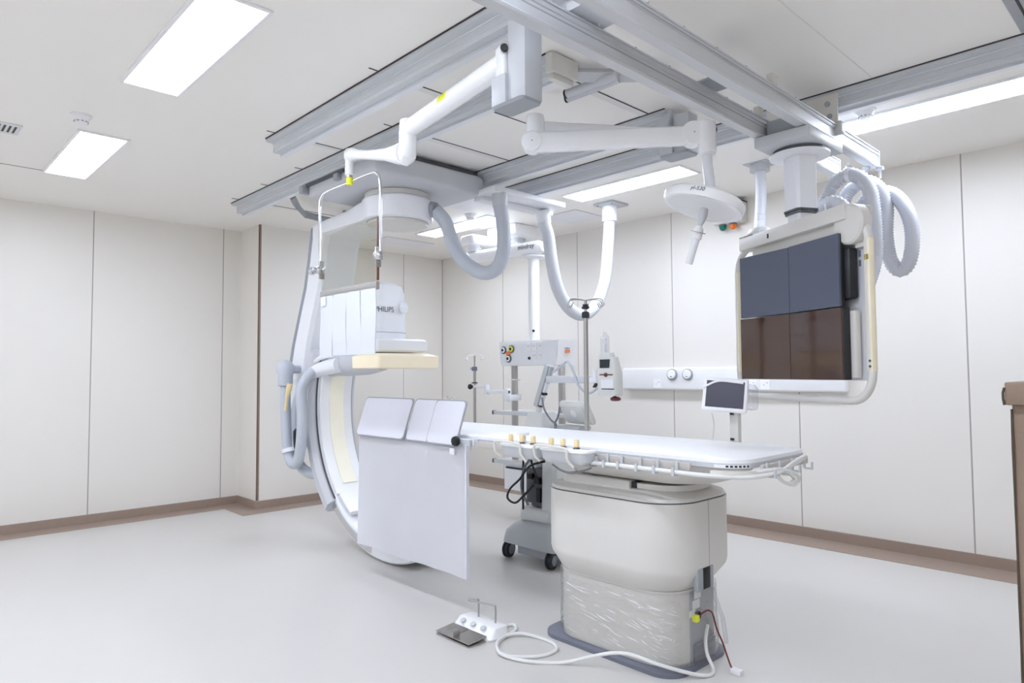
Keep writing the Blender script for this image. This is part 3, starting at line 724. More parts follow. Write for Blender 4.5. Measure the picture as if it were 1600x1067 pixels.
obj('drop_ring', B().lathe([(.041, -.10), (.041, -.0895)], e1 + Vector((.035, .01, -.015)), (0, 0, 1), 24), 'white_paint', t)
obj('drop_tube', B().tube([(5.435, -2.465, 2.505), (5.435, -2.465, 2.43), (5.445, -2.468, 2.36), (5.452, -2.472, 2.24)], [.024, .027, .027, .026], 16), 'gantry_white', t)
LC = Vector((5.428, -2.495, 2.232)); ln = Vector((.205, .225, .953)).normalized()
hd = obj('lamp_head', B().lathe([(.165, -.026), (.185, -.034), (.20, -.032), (.208, -.020), (.209, .010), (.198, .022), (.14, .030), (.05, .036), (.01, .037)], LC, ln, 56), 'white_gloss', t)
obj('lamp_glass', B().lathe([(.01, -.004), (.09, -.006), (.150, -.016), (.1645, -.0245), (.16, -.028), (.148, -.0205), (.09, -.011), (.01, -.009)], LC, ln, 48), 'gantry_white', hd)
obj('lamp_rim', B().lathe([(.166, -.0275), (.172, -.032), (.182, -.0335), (.188, -.031)], LC, ln, 56), 'white_paint', hd)
# lettering on the rim, facing the camera
rn = (Vector((7.25, -5.62, 1.354)) - LC); rn = (rn - ln * rn.dot(ln)).normalized()
rs = ln.cross(rn).normalized()
rsd = (rn * math.cos(R(0)) + rs * math.sin(R(0)))
rq = (rn * math.cos(R(14)) - rs * math.sin(R(14))); rs_ = ln.cross(rq).normalized()
text('lettering', 'yl-530', .028, LC + rq * .2095 - ln * .012, rs_, ln, 'ink', hd, .0003, 'CENTER', .2)
h0 = LC - ln * .03 + Vector((.01, 0, 0))
hdir = (Vector((5.335, -2.5, 1.922)) - Vector((5.435, -2.5, 2.20))).normalized()
hs = Vector((5.435, -2.5, 2.205))
obj('handle_neck', B().lathe([(.012, -.02), (.021, .02), (.024, .045), (.018, .075), (.012, .095)], hs, hdir, 20), 'grey_paint', t)
hg = obj('handle_grip', B().lathe([(.012, .095), (.024, .115), (.027, .13), (.027, .165), (.02, .166), (.019, .295), (.017, .30)], hs, hdir, 24), 'white_paint', t)
obj('grip_disc', B().lathe([(.04, .128), (.04, .131)], hs, hdir, 24), 'steel', hg)

# ================================================================== CEILING DEVICES
def detector(x, y, label):
    t = thing('smoke_detector', label, 'smoke detector', (x, y, H), 'smoke detectors on the ceiling')
    obj('base', B().lathe([(.05, -.012), (.058, -.01), (.058, 0)], (x, y, H), seg=28), 'white_paint', t)
    obj('dome', B().lathe([(.012, -.058), (.028, -.056), (.036, -.04), (.042, -.028), (.05, -.0125)], (x, y, H), seg=28), 'white_paint', t)
    b = B()
    for k in range(10):
        a = 2 * math.pi * k / 10; b.box(.034, .0385, -.006, .006, -.045, -.039, 0, 1, Matrix.Translation((x, y, H)) @ Matrix.Rotation(a, 4, 'Z'))
    obj('slots', b, 'mid_grey', t)
detector(2.635, -4.738, 'white smoke detector beside the left ceiling light')
detector(5.849, -1.374, 'white smoke detector beside the right ceiling light strip')
detector(2.262, -1.408, 'white smoke detector beside the light behind the grey hose')
t = thing('air_vent', 'slotted white air vent at the left edge of the ceiling', 'vent', (2.09, -5.13, H))
obj('vent_frame', B().box(1.98, 2.20, -5.35, -4.96, H - .006, H, .002), 'vent_white', t)
for k in range(12): obj('vent_slot', B().box(2.02, 2.16, -4.996 - k * .027, -4.984 - k * .027, H - .0075, H - .0058), 'black', t)
for x0, x1, y0, y1, lab in ((.50, .83, -1.42, -.77, 'flush grey ceiling hatch in the far corner left of the light'), (2.63, 3.08, -.80, -.36, 'flush square ceiling hatch near the hanging white hose'), (2.35, 2.80, -1.95, -1.55, 'flush ceiling hatch by the grey hose bracket')):
    t = thing('ceiling_hatch', lab, 'ceiling hatch', ((x0 + x1) / 2, (y0 + y1) / 2, H), 'flush ceiling hatches')
    obj('hatch_panel', B().box(x0, x1, y0, y1, H - .005, H), 'hatch', t)
    obj('hatch_gap', B().box(x0 - .006, x1 + .006, y0 - .006, y1 + .006, H - .002, H - .0005), 'mid_grey', t)
# warning lamp box on the right wall
t = thing('warning_light_box', 'grey wall box under the ceiling with a green and an orange lamp', 'warning light', (4.25, -.06, 2.66))
obj('box', B().box(4.10, 4.40, -.11, 0, 2.68, 2.86, .015), 'off_white', t)
obj('cover_line', B().box(4.10, 4.40, -.09, -.005, 2.8605, 2.866), 'dark_grey', t)
for x, m in ((4.19, 'lamp_green'), (4.29, 'lamp_orange')):
    l_ = obj('lamp_base', B().cyl((x, -.06, 2.665), (x, -.06, 2.68), .033, 20), 'dark_grey', t)
    obj('lamp_dome', B().lathe([(.005, -.042), (.02, -.036), (.03, -.018), (.031, 0)], (x, -.06, 2.665), seg=20), m, t)
# wall supply panel
t = thing('wall_supply_panel', 'long white medical supply panel on the right wall with two round outlets', 'supply panel', (4.15, -.04, 1.2))
obj('body', B().box(3.05, 5.22, -.075, 0, 1.185, 1.40, .02, 3), 'white_paint', t)
for x in (3.645, 3.812):
    k_ = obj('gas_outlet', B().lathe([(.055, 0), (.055, .012), (.042, .018)], (x, -.075, 1.332), (0, -1, 0), 28), 'mid_grey', t)
    obj('outlet_face', B().lathe([(.043, .0), (.043, .022), (.038, .026)], (x, -.075, 1.336), (0, -1, 0), 28), 'white_gloss', k_)
    obj('outlet_mark', B().box(x - .010, x + .010, -.1025, -.1012, 1.310, 1.316), 'ink', k_)
for x in (3.475, 4.44, 4.56):
    s_ = obj('socket_plate', B().box(x - .043, x + .043, -.080, -.0745, 1.20, 1.286, .002, 1), 'white_gloss', t)
    obj('socket_pins', B().box(x - .012, x - .008, -.081, -.0798, 1.235, 1.25).box(x + .012, x + .016, -.081, -.0798, 1.255, 1.265).box(x + .022, x + .026, -.081, -.0798, 1.255, 1.265), 'mid_grey', s_)

# ================================================================== SURGICAL PENDANT
t = thing('ceiling_pendant', 'white ceiling supply pendant with long arm, column and grey service head', 'medical pendant', (2.1, -.62, H))
obj('ceiling_mount', B().box(1.88, 2.32, -.86, -.40, 2.785, H, .02, 2), 'white_paint', t)
obj('mount_bearing', B().cyl((2.1, -.63, 2.735), (2.1, -.63, 2.786), .10, 28), 'grey_paint', t)
obj('upper_arm', B().box(2.0, 2.2, -1.33, -.52, 2.64, 2.737, .03, 3), 'white_gloss', t)
obj('arm_joint', B().lathe([(.075, 2.575), (.075, 2.59), (.06, 2.592), (.06, 2.602), (.075, 2.604), (.075, 2.618), (.06, 2.62), (.06, 2.645)], (2.09, -1.22, 0), seg=28), 'gantry_white', t)
la = obj('lower_arm', B().tube([(1.97, -1.235, 2.515), (2.0, -1.233, 2.515), (2.95, -1.16, 2.515), (3.0, -1.155, 2.515)], [.05, .064, .064, .045], 24), 'white_gloss', t)
text('lettering', 'mindray', .062, (2.745, -1.2405, 2.505), (.998, .06, 0), (0, 0, 1), 'ink', la, .0006)
obj('column_collar', B().lathe([(.085, 2.425), (.115, 2.435), (.115, 2.447), (.08, 2.46)], (2.835, -1.12, 0), seg=32), 'white_paint', t)
col_ = obj('column', B().loft([(1.64, 2.785, 2.885, -1.17, -1.07, .045), (2.43, 2.785, 2.885, -1.17, -1.07, .045)]), 'white_gloss', t)
obj('column_screw', B().cyl((2.87, -1.163, 1.745), (2.877, -1.172, 1.745), .012, 12), 'ink', col_)
# service head : box with a slightly slanted grey face
b = B()
pf = [(2.435, 1.635), (2.465, 1.425), (3.19, 1.425), (3.215, 1.655), (2.45, 1.655)]
b.prism(pf, 'y', -1.20, -.95)
sh = obj('service_head', b, 'white_paint', t, smooth=False)
obj('service_face', B().prism([(2.445, 1.628), (2.472, 1.432), (3.185, 1.432), (3.208, 1.646)], 'y', -1.209, -1.2005), 'gantry_white', sh, smooth=False)
for x, z, ring_ in ((2.515, 1.575, 'white_paint'), (2.625, 1.583, 'yellow_label'), (2.585, 1.493, 'white_paint')):
    o_ = obj('gas_socket', B().lathe([(.036, 0), (.036, .01), (.026, .014)], (x, -1.209, z), (0, -1, 0), 24), 'dark_grey', sh)
    obj('gas_socket_ring', B().lathe([(.027, .0), (.027, .017), (.020, .019)], (x, -1.209, z), (0, -1, 0), 24), ring_, o_)
    obj('gas_socket_core', B().cyl((x, -1.228, z), (x, -1.231, z), .014, 16), 'ink', o_)
obj('orange_sticker', B().box(2.548, 2.612, -1.2115, -1.2092, 1.528, 1.563), 'orange_label', sh)
for i in range(3):
    for j in range(2):
        x = 2.85 + i * .075; z = 1.595 - j * .085
        if i == 0 and j == 1: obj('round_socket', B().cyl((x + .01, -1.2092, z - .018), (x + .01, -1.217, z - .018), .014, 16), 'ink', sh)
        else:
            s_ = obj('power_socket', B().box(x - .03, x + .03, -1.2125, -1.2092, z - .035, z + .035, .002, 1), 'white_paint', sh)
            obj('socket_pins', B().box(x - .01, x - .005, -1.2135, -1.2124, z, z + .012).box(x + .006, x + .011, -1.2135, -1.2124, z, z + .012), 'mid_grey', s_)
obj('side_sticker', B().box(3.2145, 3.2165, -1.11, -1.05, 1.535, 1.562), 'orange_label', sh)
text('side_lettering', 'mindray', .022, (3.2135, -1.12, 1.57), (0, 1, 0), (0, 0, 1), 'ink_blue', sh, .0006)
for x in (2.585, 3.19):
    ps = obj('post', B().box(x - .026, x + .026, -1.155, -1.115, .35, 1.43, .004), 'steel', t)
    obj('post_clip', B().box(x - .05, x + .05, -1.165, -1.105, 1.288, 1.30, .003), 'white_paint', ps)
for z in (.985, .525):
    sf = obj('shelf', B().box(2.42, 3.35, -1.20, -.90, z - .015, z + .012, .003), 'gantry_white', t)
    obj('shelf_rail', B().box(2.40, 3.36, -1.245, -1.205, z - .022, z + .012, .004), 'alu_rail', sf)
    obj('rail_end', B().box(2.385, 2.40, -1.25, -1.20, z - .024, z + .014, .003), 'dark_grey', sf)
dw = obj('drawer_unit', B().box(2.50, 3.30, -1.20, -.90, .26, .51, .006), 'gantry_white', t)
obj('drawer_front', B().box(2.53, 3.27, -1.21, -1.2005, .285, .455, .003), 'gantry_white', dw)
obj('drawer_gap', B().box(2.53, 3.27, -1.208, -1.2005, .46, .475), 'ink', dw)

t = thing('infusion_pole', 'slim steel infusion pole with white hook cross on the pendant side arm', 'infusion pole', (2.19, -1.30, .75))
obj('pole', B().cyl((2.19, -1.30, .72), (2.19, -1.30, 1.40), .014, 14).cyl((2.19, -1.30, 1.40), (2.19, -1.30, 1.53), .009, 12), 'steel', t)
obj('pole_clamp', B().box(2.172, 2.208, -1.325, -1.28, 1.38, 1.42, .004).box(2.16, 2.175, -1.315, -1.29, 1.395, 1.41), 'base_slate', t)
obj('clamp_screw', B().cyl((2.16, -1.30, 1.402), (2.13, -1.30, 1.402), .012, 10), 'hose_grey', t)
for a in (0, 90, 180, 270):
    d = Vector((math.cos(R(a + 10)), math.sin(R(a + 10)), 0)); c = Vector((2.19, -1.30, 1.535))
    obj('hook', B().tube([c, c + d * .06, c + d * .10 + Vector((0, 0, -.012)), c + d * .125 + Vector((0, 0, -.035)), c + d * .105 + Vector((0, 0, -.045)), c + d * .095 + Vector((0, 0, -.025))], .0045, 8, smooth=4), 'white_paint', t)
obj('side_arm', B().box(2.18, 2.38, -1.315, -1.285, 1.215, 1.24, .004).box(2.36, 2.68, -1.315, -1.285, 1.165, 1.198, .004).box(2.345, 2.385, -1.32, -1.28, 1.15, 1.25, .004).box(2.64, 2.68, -1.32, -1.28, 1.09, 1.215, .004).box(2.66, 2.70, -1.31, -1.16, 1.10, 1.155, .004), 'gantry_white', t)
obj('arm_knob', B().lathe([(.008, 0), (.02, .02), (.028, .035), (.024, .05)], (2.175, -1.305, 1.225), (-1, -.3, 0), 14).box(2.17, 2.21, -1.325, -1.28, 1.258, 1.268), 'black', t)

# ================================================================== EXAMINATION TABLE
t = thing('examination_table', 'long white X-ray examination table on a wide beige pedestal', 'examination table', (5.13, -2.75, 0))
obj('base_plate', B().loft([(0.0, 4.735, 5.555, -3.045, -2.52, .12), (.018, 4.735, 5.555, -3.045, -2.52, .12), (.028, 4.75, 5.54, -3.03, -2.535, .13)], 10), 'base_slate', t)
obj('pedestal_lower', B().loft([(.024, 4.795, 5.525, -3.015, -2.55, .17), (.33, 4.795, 5.525, -3.015, -2.55, .17), (.36, 4.79, 5.53, -3.02, -2.545, .17)], 10), 'off_white', t)
pu = obj('pedestal_upper', B().loft([(.352, 4.825, 5.515, -3.01, -2.555, .17), (.365, 4.80, 5.53, -3.03, -2.535, .18), (.445, 4.76, 5.59, -3.075, -2.49, .20), (.47, 4.755, 5.595, -3.08, -2.485, .20), (.765, 4.755, 5.595, -3.08, -2.485, .20)], 12), 'off_white', t)
obj('cover_gap', B().loft([(.7645, 4.7625, 5.5875, -3.0725, -2.4925, .195), (.772, 4.7625, 5.5875, -3.0725, -2.4925, .195)], 12), 'dark_grey', pu)
obj('pedestal_top', B().loft([(.771, 4.758, 5.592, -3.077, -2.488, .198), (.785, 4.765, 5.585, -3.07, -2.495, .195), (.805, 4.82, 5.55, -3.0, -2.55, .18), (.812, 4.84, 5.53, -2.98, -2.57, .17)], 12), 'off_white', t)
obj('cover_seam', B().box(5.5945, 5.5962, -2.80, -2.797, .36, .765), 'mid_grey', pu)
obj('access_notch', B().box(5.568, 5.5975, -2.90, -2.76, .365, .475, .012), 'mid_grey', pu)
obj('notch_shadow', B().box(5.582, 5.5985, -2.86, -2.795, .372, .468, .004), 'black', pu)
rp = obj('rear_panel', B().box(5.50, 5.533, -2.86, -2.66, .03, .345, .003), 'mid_grey', t)
for y0, z0, w_, h_ in ((-2.885, .31, .055, .045), (-2.90, .265, .06, .04), (-2.93, .235, .05, .03)):
    obj('data_label', B().box(5.534, 5.536, y0 + .05, y0 + .05 + w_, z0, z0 + h_), 'white_paint', rp)
obj('lower_plate', B().box(5.533, 5.545, -2.85, -2.67, .03, .11, .003), 'base_slate', rp)
obj('yellow_plug', B().box(5.535, 5.56, -2.86, -2.83, .215, .245, .004), 'yellow_label', rp)
obj('black_plug', B().box(5.535, 5.556, -2.835, -2.81, .225, .255, .004), 'black', rp)
obj('strap', B().tube([(5.545, -2.70, .345), (5.55, -2.66, .26), (5.555, -2.62, .18), (5.55, -2.58, .05)], .010, 6), 'clear_plastic', rp)
obj('stretch_wrap', B().loft([(.035, 4.783, 5.56, -3.028, -2.537, .18), (.12, 4.781, 5.562, -3.031, -2.534, .18), (.22, 4.785, 5.556, -3.027, -2.538, .18), (.35, 4.782, 5.552, -3.03, -2.535, .18)], 12), 'stretch_film', t, ang=70)
cr = random.Random(3); b = B()  # white threads on the film: crease highlights put into the colour
for k in range(46):
    x = cr.uniform(4.93, 5.36); z = cr.uniform(.07, .33); L_ = cr.uniform(.015, .085); sl_ = cr.uniform(-.32, -.05)
    b.tube([(x - L_ / 2, -3.0315, z - sl_ * L_ / 2), (x, -3.0335, z), (x + L_ / 2, -3.0315, z + sl_ * L_ / 2)], [.0004, cr.uniform(.0008, .0018), .0004], 5)
for k in range(22):
    a = R(cr.uniform(-88, -40)); z = cr.uniform(.06, .32); da = R(cr.uniform(3, 12))
    q = lambda a_, zz, r_: (5.38 + r_ * math.cos(a_), -2.851 + r_ * math.sin(a_), zz)
    b.tube([q(a - da, z + .008, .181), q(a, z, .1825), q(a + da, z - .008, .181)], [.0004, .0014, .0004], 5)
cz = obj('crease_highlights', b, 'crease', t); cz['kind'] = 'stuff'
obj('collar', B().loft([(.808, 4.86, 5.55, -2.98, -2.58, .17), (.835, 4.86, 5.55, -2.98, -2.58, .17)], 10), 'off_white', t)
obj('collar_block', B().box(4.88, 5.30, -3.0, -2.60, .80, .842, .006), 'off_white', t)
obj('collar_slot', B().box(5.30, 5.33, -2.985, -2.94, .802, .84, .002), 'ink', t)
sd_ = obj('saddle', B().loft([(.846, 4.88, 5.60, -2.96, -2.54, .17), (.855, 4.84, 5.66, -2.99, -2.51, .19), (.90, 4.80, 5.73, -3.03, -2.47, .20), (.955, 4.79, 5.75, -3.04, -2.46, .20)], 12), 'off_white', t)
obj('tabletop', B().loft([(.958, 3.18, 5.91, -3.10, -2.47, .10), (.966, 3.155, 5.93, -3.12, -2.45, .12), (.984, 3.155, 5.93, -3.12, -2.45, .12)], 8), 'grey_paint', t)
sr = obj('side_rail', B().box(4.32, 5.72, -3.152, -3.138, .946, .978, .003), 'rail_taupe', t)
obj('rail_mount', B().box(4.22, 4.36, -3.158, -3.12, .945, .985, .006), 'grey_paint', sr)
obj('side_rail', B().box(3.3, 5.75, -2.432, -2.418, .946, .978, .003), 'tube_beige', t)
obj('end_rail', B().box(5.948, 5.962, -3.0, -2.57, .946, .978, .003), 'rail_taupe', t)
# curved corner trim with label
b = B(); rings = []
for k in range(11):
    a = R(-90 + 90 * k / 10); cx, cy = 5.81, -3.0
    p = lambda r_, z: (cx + r_ * math.cos(a), cy + r_ * math.sin(a), z)
    rings.append(b.ring([p(.124, .944), p(.146, .944), p(.146, .958), p(.124, .958)]))
b.skin(rings)
obj('corner_trim', b, 'tube_beige', t)
lbp = B(); rings = []
for k in range(13):
    a = R(-88 + 70 * k / 12)
    rings.append(lbp.ring([(5.81 + .1235 * math.cos(a), -3.0 + .1235 * math.sin(a), .968), (5.81 + .1235 * math.cos(a), -3.0 + .1235 * math.sin(a), .982)]))
lbp.skin(rings, False, False, closed=False)
for k in range(5):
    pass
lb_o = obj('data_label', lbp, 'white_paint', t)
b = B()
for k in range(6):
    a0_ = R(-66 + 8 * k); a1_ = R(-61 + 8 * k)
    b.quad((5.81 + .1242 * math.cos(a0_), -3.0 + .1242 * math.sin(a0_), .971), (5.81 + .1242 * math.cos(a1_), -3.0 + .1242 * math.sin(a1_), .971), (5.81 + .1242 * math.cos(a1_), -3.0 + .1242 * math.sin(a1_), .979), (5.81 + .1242 * math.cos(a0_), -3.0 + .1242 * math.sin(a0_), .979))
obj('label_print', b, 'ink', lb_o)
# cable hooks along the rails
hk = []
for x in (5.21, 5.30, 5.38, 5.48, 5.57, 5.665): hk.append((x, -3.16, 0))
for y in (-2.97, -2.86, -2.74, -2.62): hk.append((5.965, y, 1))
for x, y, e in hk:
    b = B(); o1 = Vector((0, -1, 0)) if not e else Vector((1, 0, 0)); s1 = Vector((1, 0, 0)) if not e else Vector((0, 1, 0))
    c = Vector((x, y, 0))
    def bx(d0, d1, z0, z1):
        p = c + o1 * d0; q = c + o1 * d1
        lo = Vector((min(p.x, q.x), min(p.y, q.y), z0)); hi = Vector((max(p.x, q.x), max(p.y, q.y), z1))
        lo -= Vector((abs(s1.x), abs(s1.y), 0)) * .006; hi += Vector((abs(s1.x), abs(s1.y), 0)) * .006
        b.box(lo.x, hi.x, lo.y, hi.y, z0, z1)
    bx(-.004, .004, .93, .984); bx(.004, .036, .926, .934); bx(.030, .036, .934, .958)
    obj('cable_hook', b, 'grey_paint', t)
obj('rail_cable', B().tube([(5.16, -3.185, .938), (5.30, -3.182, .940), (5.48, -3.182, .941), (5.66, -3.182, .941), (5.80, -3.16, .938), (5.93, -3.08, .936), (5.985, -2.98, .942), (5.988, -2.86, .952), (5.985, -2.74, .968), (5.98, -2.64, .985)], .0095, 8, smooth=6), 'cable_white', t)
obj('rail_cable', B().tube([(5.90, -3.09, .945), (5.975, -2.985, .958), (5.99, -2.90, .955), (6.0, -2.84, .93), (6.0, -2.80, .905), (5.995, -2.84, .89), (5.99, -2.90, .91), (5.985, -2.93, .94)], .008, 8, smooth=6), 'cable_white', t)
obj('rail_cable', B().tube([(5.985, -2.95, .947), (5.995, -2.88, .95), (6.01, -2.80, .925), (6.005, -2.77, .898), (6.0, -2.81, .882), (5.995, -2.88, .90), (5.985, -2.92, .93), (5.99, -2.82, .965), (5.985, -2.66, .99)], .007, 8, smooth=6), 'cable_white', t)
tag(obj('table_pad', B().loft([(.9845, 3.165, 5.925, -3.115, -2.455, .115), (1.0, 3.165, 5.925, -3.115, -2.455, .115), (1.004, 3.175, 5.915, -3.105, -2.465, .11)], 8), 'pad_white'), 'smooth white mattress pad covering the examination table top', 'table pad')

# control consoles on the near rail
def console(x0, x1, y0, y1, z, label, sticks, knob=False):
    t = thing('control_console', label, 'control panel', ((x0 + x1) / 2, (y0 + y1) / 2, z), 'table-side control consoles')
    obj('body', B().loft([(z - .056, x0 + .03, x1 - .03, y0 + .025, y1 - .01, .02), (z - .042, x0 + .012, x1 - .012, y0 + .012, y1, .03), (z, x0 + .004, x1 - .004, y0 + .004, y1, .03)], 6), 'grey_paint', t)
    obj('top_plate', B().loft([(z + .0004, x0, x1, y0, y1 + .002, .03), (z + .009, x0, x1, y0, y1 + .002, .03), (z + .013, x0 + .006, x1 - .006, y0 + .006, y1 - .004, .028)], 6), 'white_gloss', t)
    w = x1 - x0
    for xx in sticks:
        yy = y0 + .055
        j = obj('joystick', B().lathe([(.0105, .008), (.0135, .014), (.0135, .034), (.010, .042)], (xx, yy, z + .013), seg=16), 'knob_cream', t)
        obj('joystick_boot', B().lathe([(.018, 0), (.017, .004), (.008, .009)], (xx, yy, z + .0132), seg=16), 'dark_grey', j)
    b = B()
    for i in range(4): b.box(x0 + w * (.78 + .045 * i), x0 + w * (.80 + .045 * i), y1 - .05, y1 - .04, z + .0132, z + .0138)
    obj('key_print', b, 'ink_blue', t)
    obj('guard_bar', B().tube([(x0 - .002, y0 + .02, z - .058), (x0 - .010, y0 - .005, z - .03), (x0 - .008, y0 - .012, z + .012), (x0 + .02, y0 - .012, z + .024), (x0 + w * .60, y0 - .012, z + .020), (x0 + w * .68, y0 - .012, z + .008), (x0 + w * .69, y0 - .010, z - .03), (x0 + w * .76, y0 + .01, z - .068)], .0065, 8, smooth=5), 'tube_beige', t)
    obj('mount_bracket', B().box(x0 + .02, x1 - .02, y1 - .03, -3.1535, z - .066, z - .057), 'steel', t)
    obj('rail_clamp', B().box(x1 - .035, x1 - .005, y1 - .02, -3.1535, z - .056, z - .02, .004), 'grey_paint', t)
    if knob:
        k = obj('brake_knob', B().lathe([(.014, 0), (.014, .035), (.030, .038), (.030, .052), (.026, .056)], (x0 + w * .36, y1 - .014, z + .012), seg=24), 'gantry_white', t)
console(4.672, 4.932, -3.268, -3.160, .987, 'left table-side control console with white brake knob and cream joysticks', (4.715, 4.796, 4.876), True)
console(4.955, 5.250, -3.268, -3.160, .987, 'right table-side control console with cream joysticks above the pedestal', (4.998, 5.075, 5.160))
tag(obj('console_cable', B().tube([(5.02, -3.23, .918), (5.06, -3.22, .895), (5.12, -3.215, .885), (5.19, -3.21, .90), (5.235, -3.20, .918)], .005, 8, smooth=5), 'cable_grey'), 'thin grey cable sagging under the right control console', 'cable')

# lead drape on the near rail
t = thing('lead_drape', 'large pale grey lead apron drape hanging from the near table side', 'radiation drape', (3.75, -3.175, .2))
b = B(); rings = []
for k in range(15):
    u = k / 14; z = .955 - u * (.955 - .0)
    row = []
    for i in range(41):
        x = 3.175 + (4.335 - 3.175) * i / 40
        zb_ = .216 + .004 * (i / 40)
        zz = .957 + (zb_ - .957) * u
        yy = -3.176 - .007 * math.sin(x * 9.0) * u - .004 * math.sin(x * 23 + u * 3) * u - .012 * u
        row.append((x, yy, zz))
    rings.append(b.ring(row))
b.skin(rings, False, False, closed=False)
bmesh.ops.solidify(b.bm, geom=b.bm.faces[:], thickness=.004)
obj('drape', b, 'sheet_fabric', t, ang=70)
obj('hem', B().box(4.328, 4.337, -3.198, -3.176, .22, .955), 'panel_fabric', t)
obj('hanging_rail', B().box(3.17, 4.34, -3.176, -3.161, .93, .985, .003), 'grey_paint', t)
def flap(x0, x1, dy, label=None):
    zb_, zt_ = .945, 1.20
    yb, yt = -3.186 - dy, -3.098 - dy
    P = lambda u, v, o_: (x0 + (x1 - x0) * u, yb + (yt - yb) * v - o_, zb_ + (zt_ - zb_) * v)
    def shell(ins, o0, o1, r=.09):
        b = B()
        pts = rrect(ins, 1 - ins, ins, 1 - ins, r, 5)
        asp = (x1 - x0) / .29
        pts = []
        rx_, ry_ = .03 / (x1 - x0), .03 / .29
        ix, iy = ins / (x1 - x0), ins / .29
        for cx, cy, a0 in ((1 - ix - rx_, 1 - iy - ry_, 0), (ix + rx_, 1 - iy - ry_, 90), (ix + rx_, iy + ry_, 180), (1 - ix - rx_, iy + ry_, 270)):
            for k in range(6):
                a = R(a0 + 90 * k / 5); pts.append((cx + rx_ * math.cos(a), cy + ry_ * math.sin(a)))
        b.skin([b.ring([P(u, v, o0) for u, v in pts]), b.ring([P(u, v, o1) for u, v in pts])])
        return b
    f = obj('flap_border', shell(0, 0, .006), 'mid_grey', t)
    obj('flap_panel', shell(.008, .0062, .009), 'panel_fabric', f)
flap(3.735, 4.05, .0)
flap(3.175, 3.735, .012)
flap(3.965, 4.255, .012)
b = B()
b.tube([(4.02, -3.082, 1.218), (4.05, -3.09, 1.20), (4.09, -3.088, 1.212), (4.12, -3.10, 1.19), (4.14, -3.085, 1.215)], .006, 6, smooth=4)
obj('film_scrap', b, 'clear_plastic', t)
obj('clamp_knob', B().lathe([(.010, 0), (.026, .008), (.030, .02), (.026, .034), (.008, .038)], (4.262, -3.19, .975), (0, -1, 0), 10), 'black', t)
obj('drape_tag', B().box(4.195, 4.235, -3.203, -3.197, .895, .93, .002), 'white_paint', t)

# infusion pole on the far rail
t = thing('infusion_pole', 'tall steel infusion pole with wire hooks standing behind the examination table', 'infusion pole', (4.56, -2.425, .94))
obj('pole', B().cyl((4.56, -2.425, .93), (4.56, -2.425, 1.70), .0145, 16).cyl((4.56, -2.425, 1.70), (4.56, -2.425, 1.80), .010, 14), 'steel', t)
obj('pole_clamp', B().box(4.542, 4.578, -2.445, -2.404, .935, .975, .004), 'grey_paint', t)
obj('sleeve', B().lathe([(.018, 0), (.024, .006), (.024, .03), (.018, .04)], (4.56, -2.425, 1.69), seg=16).cyl((4.56, -2.425, 1.745), (4.56, -2.425, 1.775), .018, 14).cyl((4.535, -2.425, 1.755), (4.585, -2.425, 1.755), .008, 10), 'ink', t)
for a in (20, 70, 200, 250):
    d = Vector((math.cos(R(a)), math.sin(R(a)), 0)); c = Vector((4.56, -2.425, 1.80))
    obj('hook', B().tube([c, c + d * .07 + Vector((0, 0, .008)), c + d * .105, c + d * .12 + Vector((0, 0, -.03)), c + d * .10 + Vector((0, 0, -.04)), c + d * .085 + Vector((0, 0, -.015))], .0035, 8, smooth=4), 'steel', t)

# touch module on the far rail
t = thing('touch_module', 'small tilted touch screen with white frame on a post behind the table', 'touch screen', (5.52, -2.42, .98))
ps = obj('post', B().box(5.498, 5.542, -2.41, -2.385, .93, 1.16, .004).box(5.528, 5.546, -2.413, -2.38, .96, 1.15), 'off_white', t)
b = B()
for z in (1.005, 1.135): b.box(5.502, 5.522, -2.4145, -2.4095, z, z + .012)
b.box(5.516, 5.526, -2.4145, -2.4095, .985, .995)
obj('post_slots', b, 'ink', ps)
SM = Matrix.Translation((5.512, -2.475, 1.238)) @ Matrix.Rotation(R(23), 4, 'Z') @ Matrix.Rotation(R(4.0), 4, 'Y') @ Matrix.Rotation(R(-14), 4, 'X')
obj('frame', B().box(-.110, .110, -.012, .02, -.087, .087, .012, 3, SM), 'white_paint', t)
obj('rear_shell', B().box(-.10, .10, .0205, .04, -.076, .076, .01, 2, SM), 'grey_paint', t)
obj('screen', B().box(-.092, .092, -.0136, -.0122, -.068, .068, 0, 1, SM), 'screen_violet', t)
fb_ = B().tube([SM @ Vector(p) for p in ((-.108, -.017, .03), (-.085, -.019, .042), (-.055, -.017, .06), (-.02, -.018, .068), (.03, -.016, .067), (.085, -.017, .063))], .006, 6, smooth=5)
obj('peeling_film', fb_, 'crease', t)
obj('bag', B().lathe([(.005, -.055), (.03, -.05), (.036, -.02), (.033, .02), (.036, .05), (.02, .075)], (5.612, -2.40, 1.215), (0, 0, 1), 14), 'clear_plastic', t)
obj('cable', B().tube([SM @ Vector((-.06, .01, -.095)), (5.42, -2.43, 1.08), (5.405, -2.425, 1.0), (5.40, -2.42, .96)], .004, 6, smooth=4), 'cable_white', t)

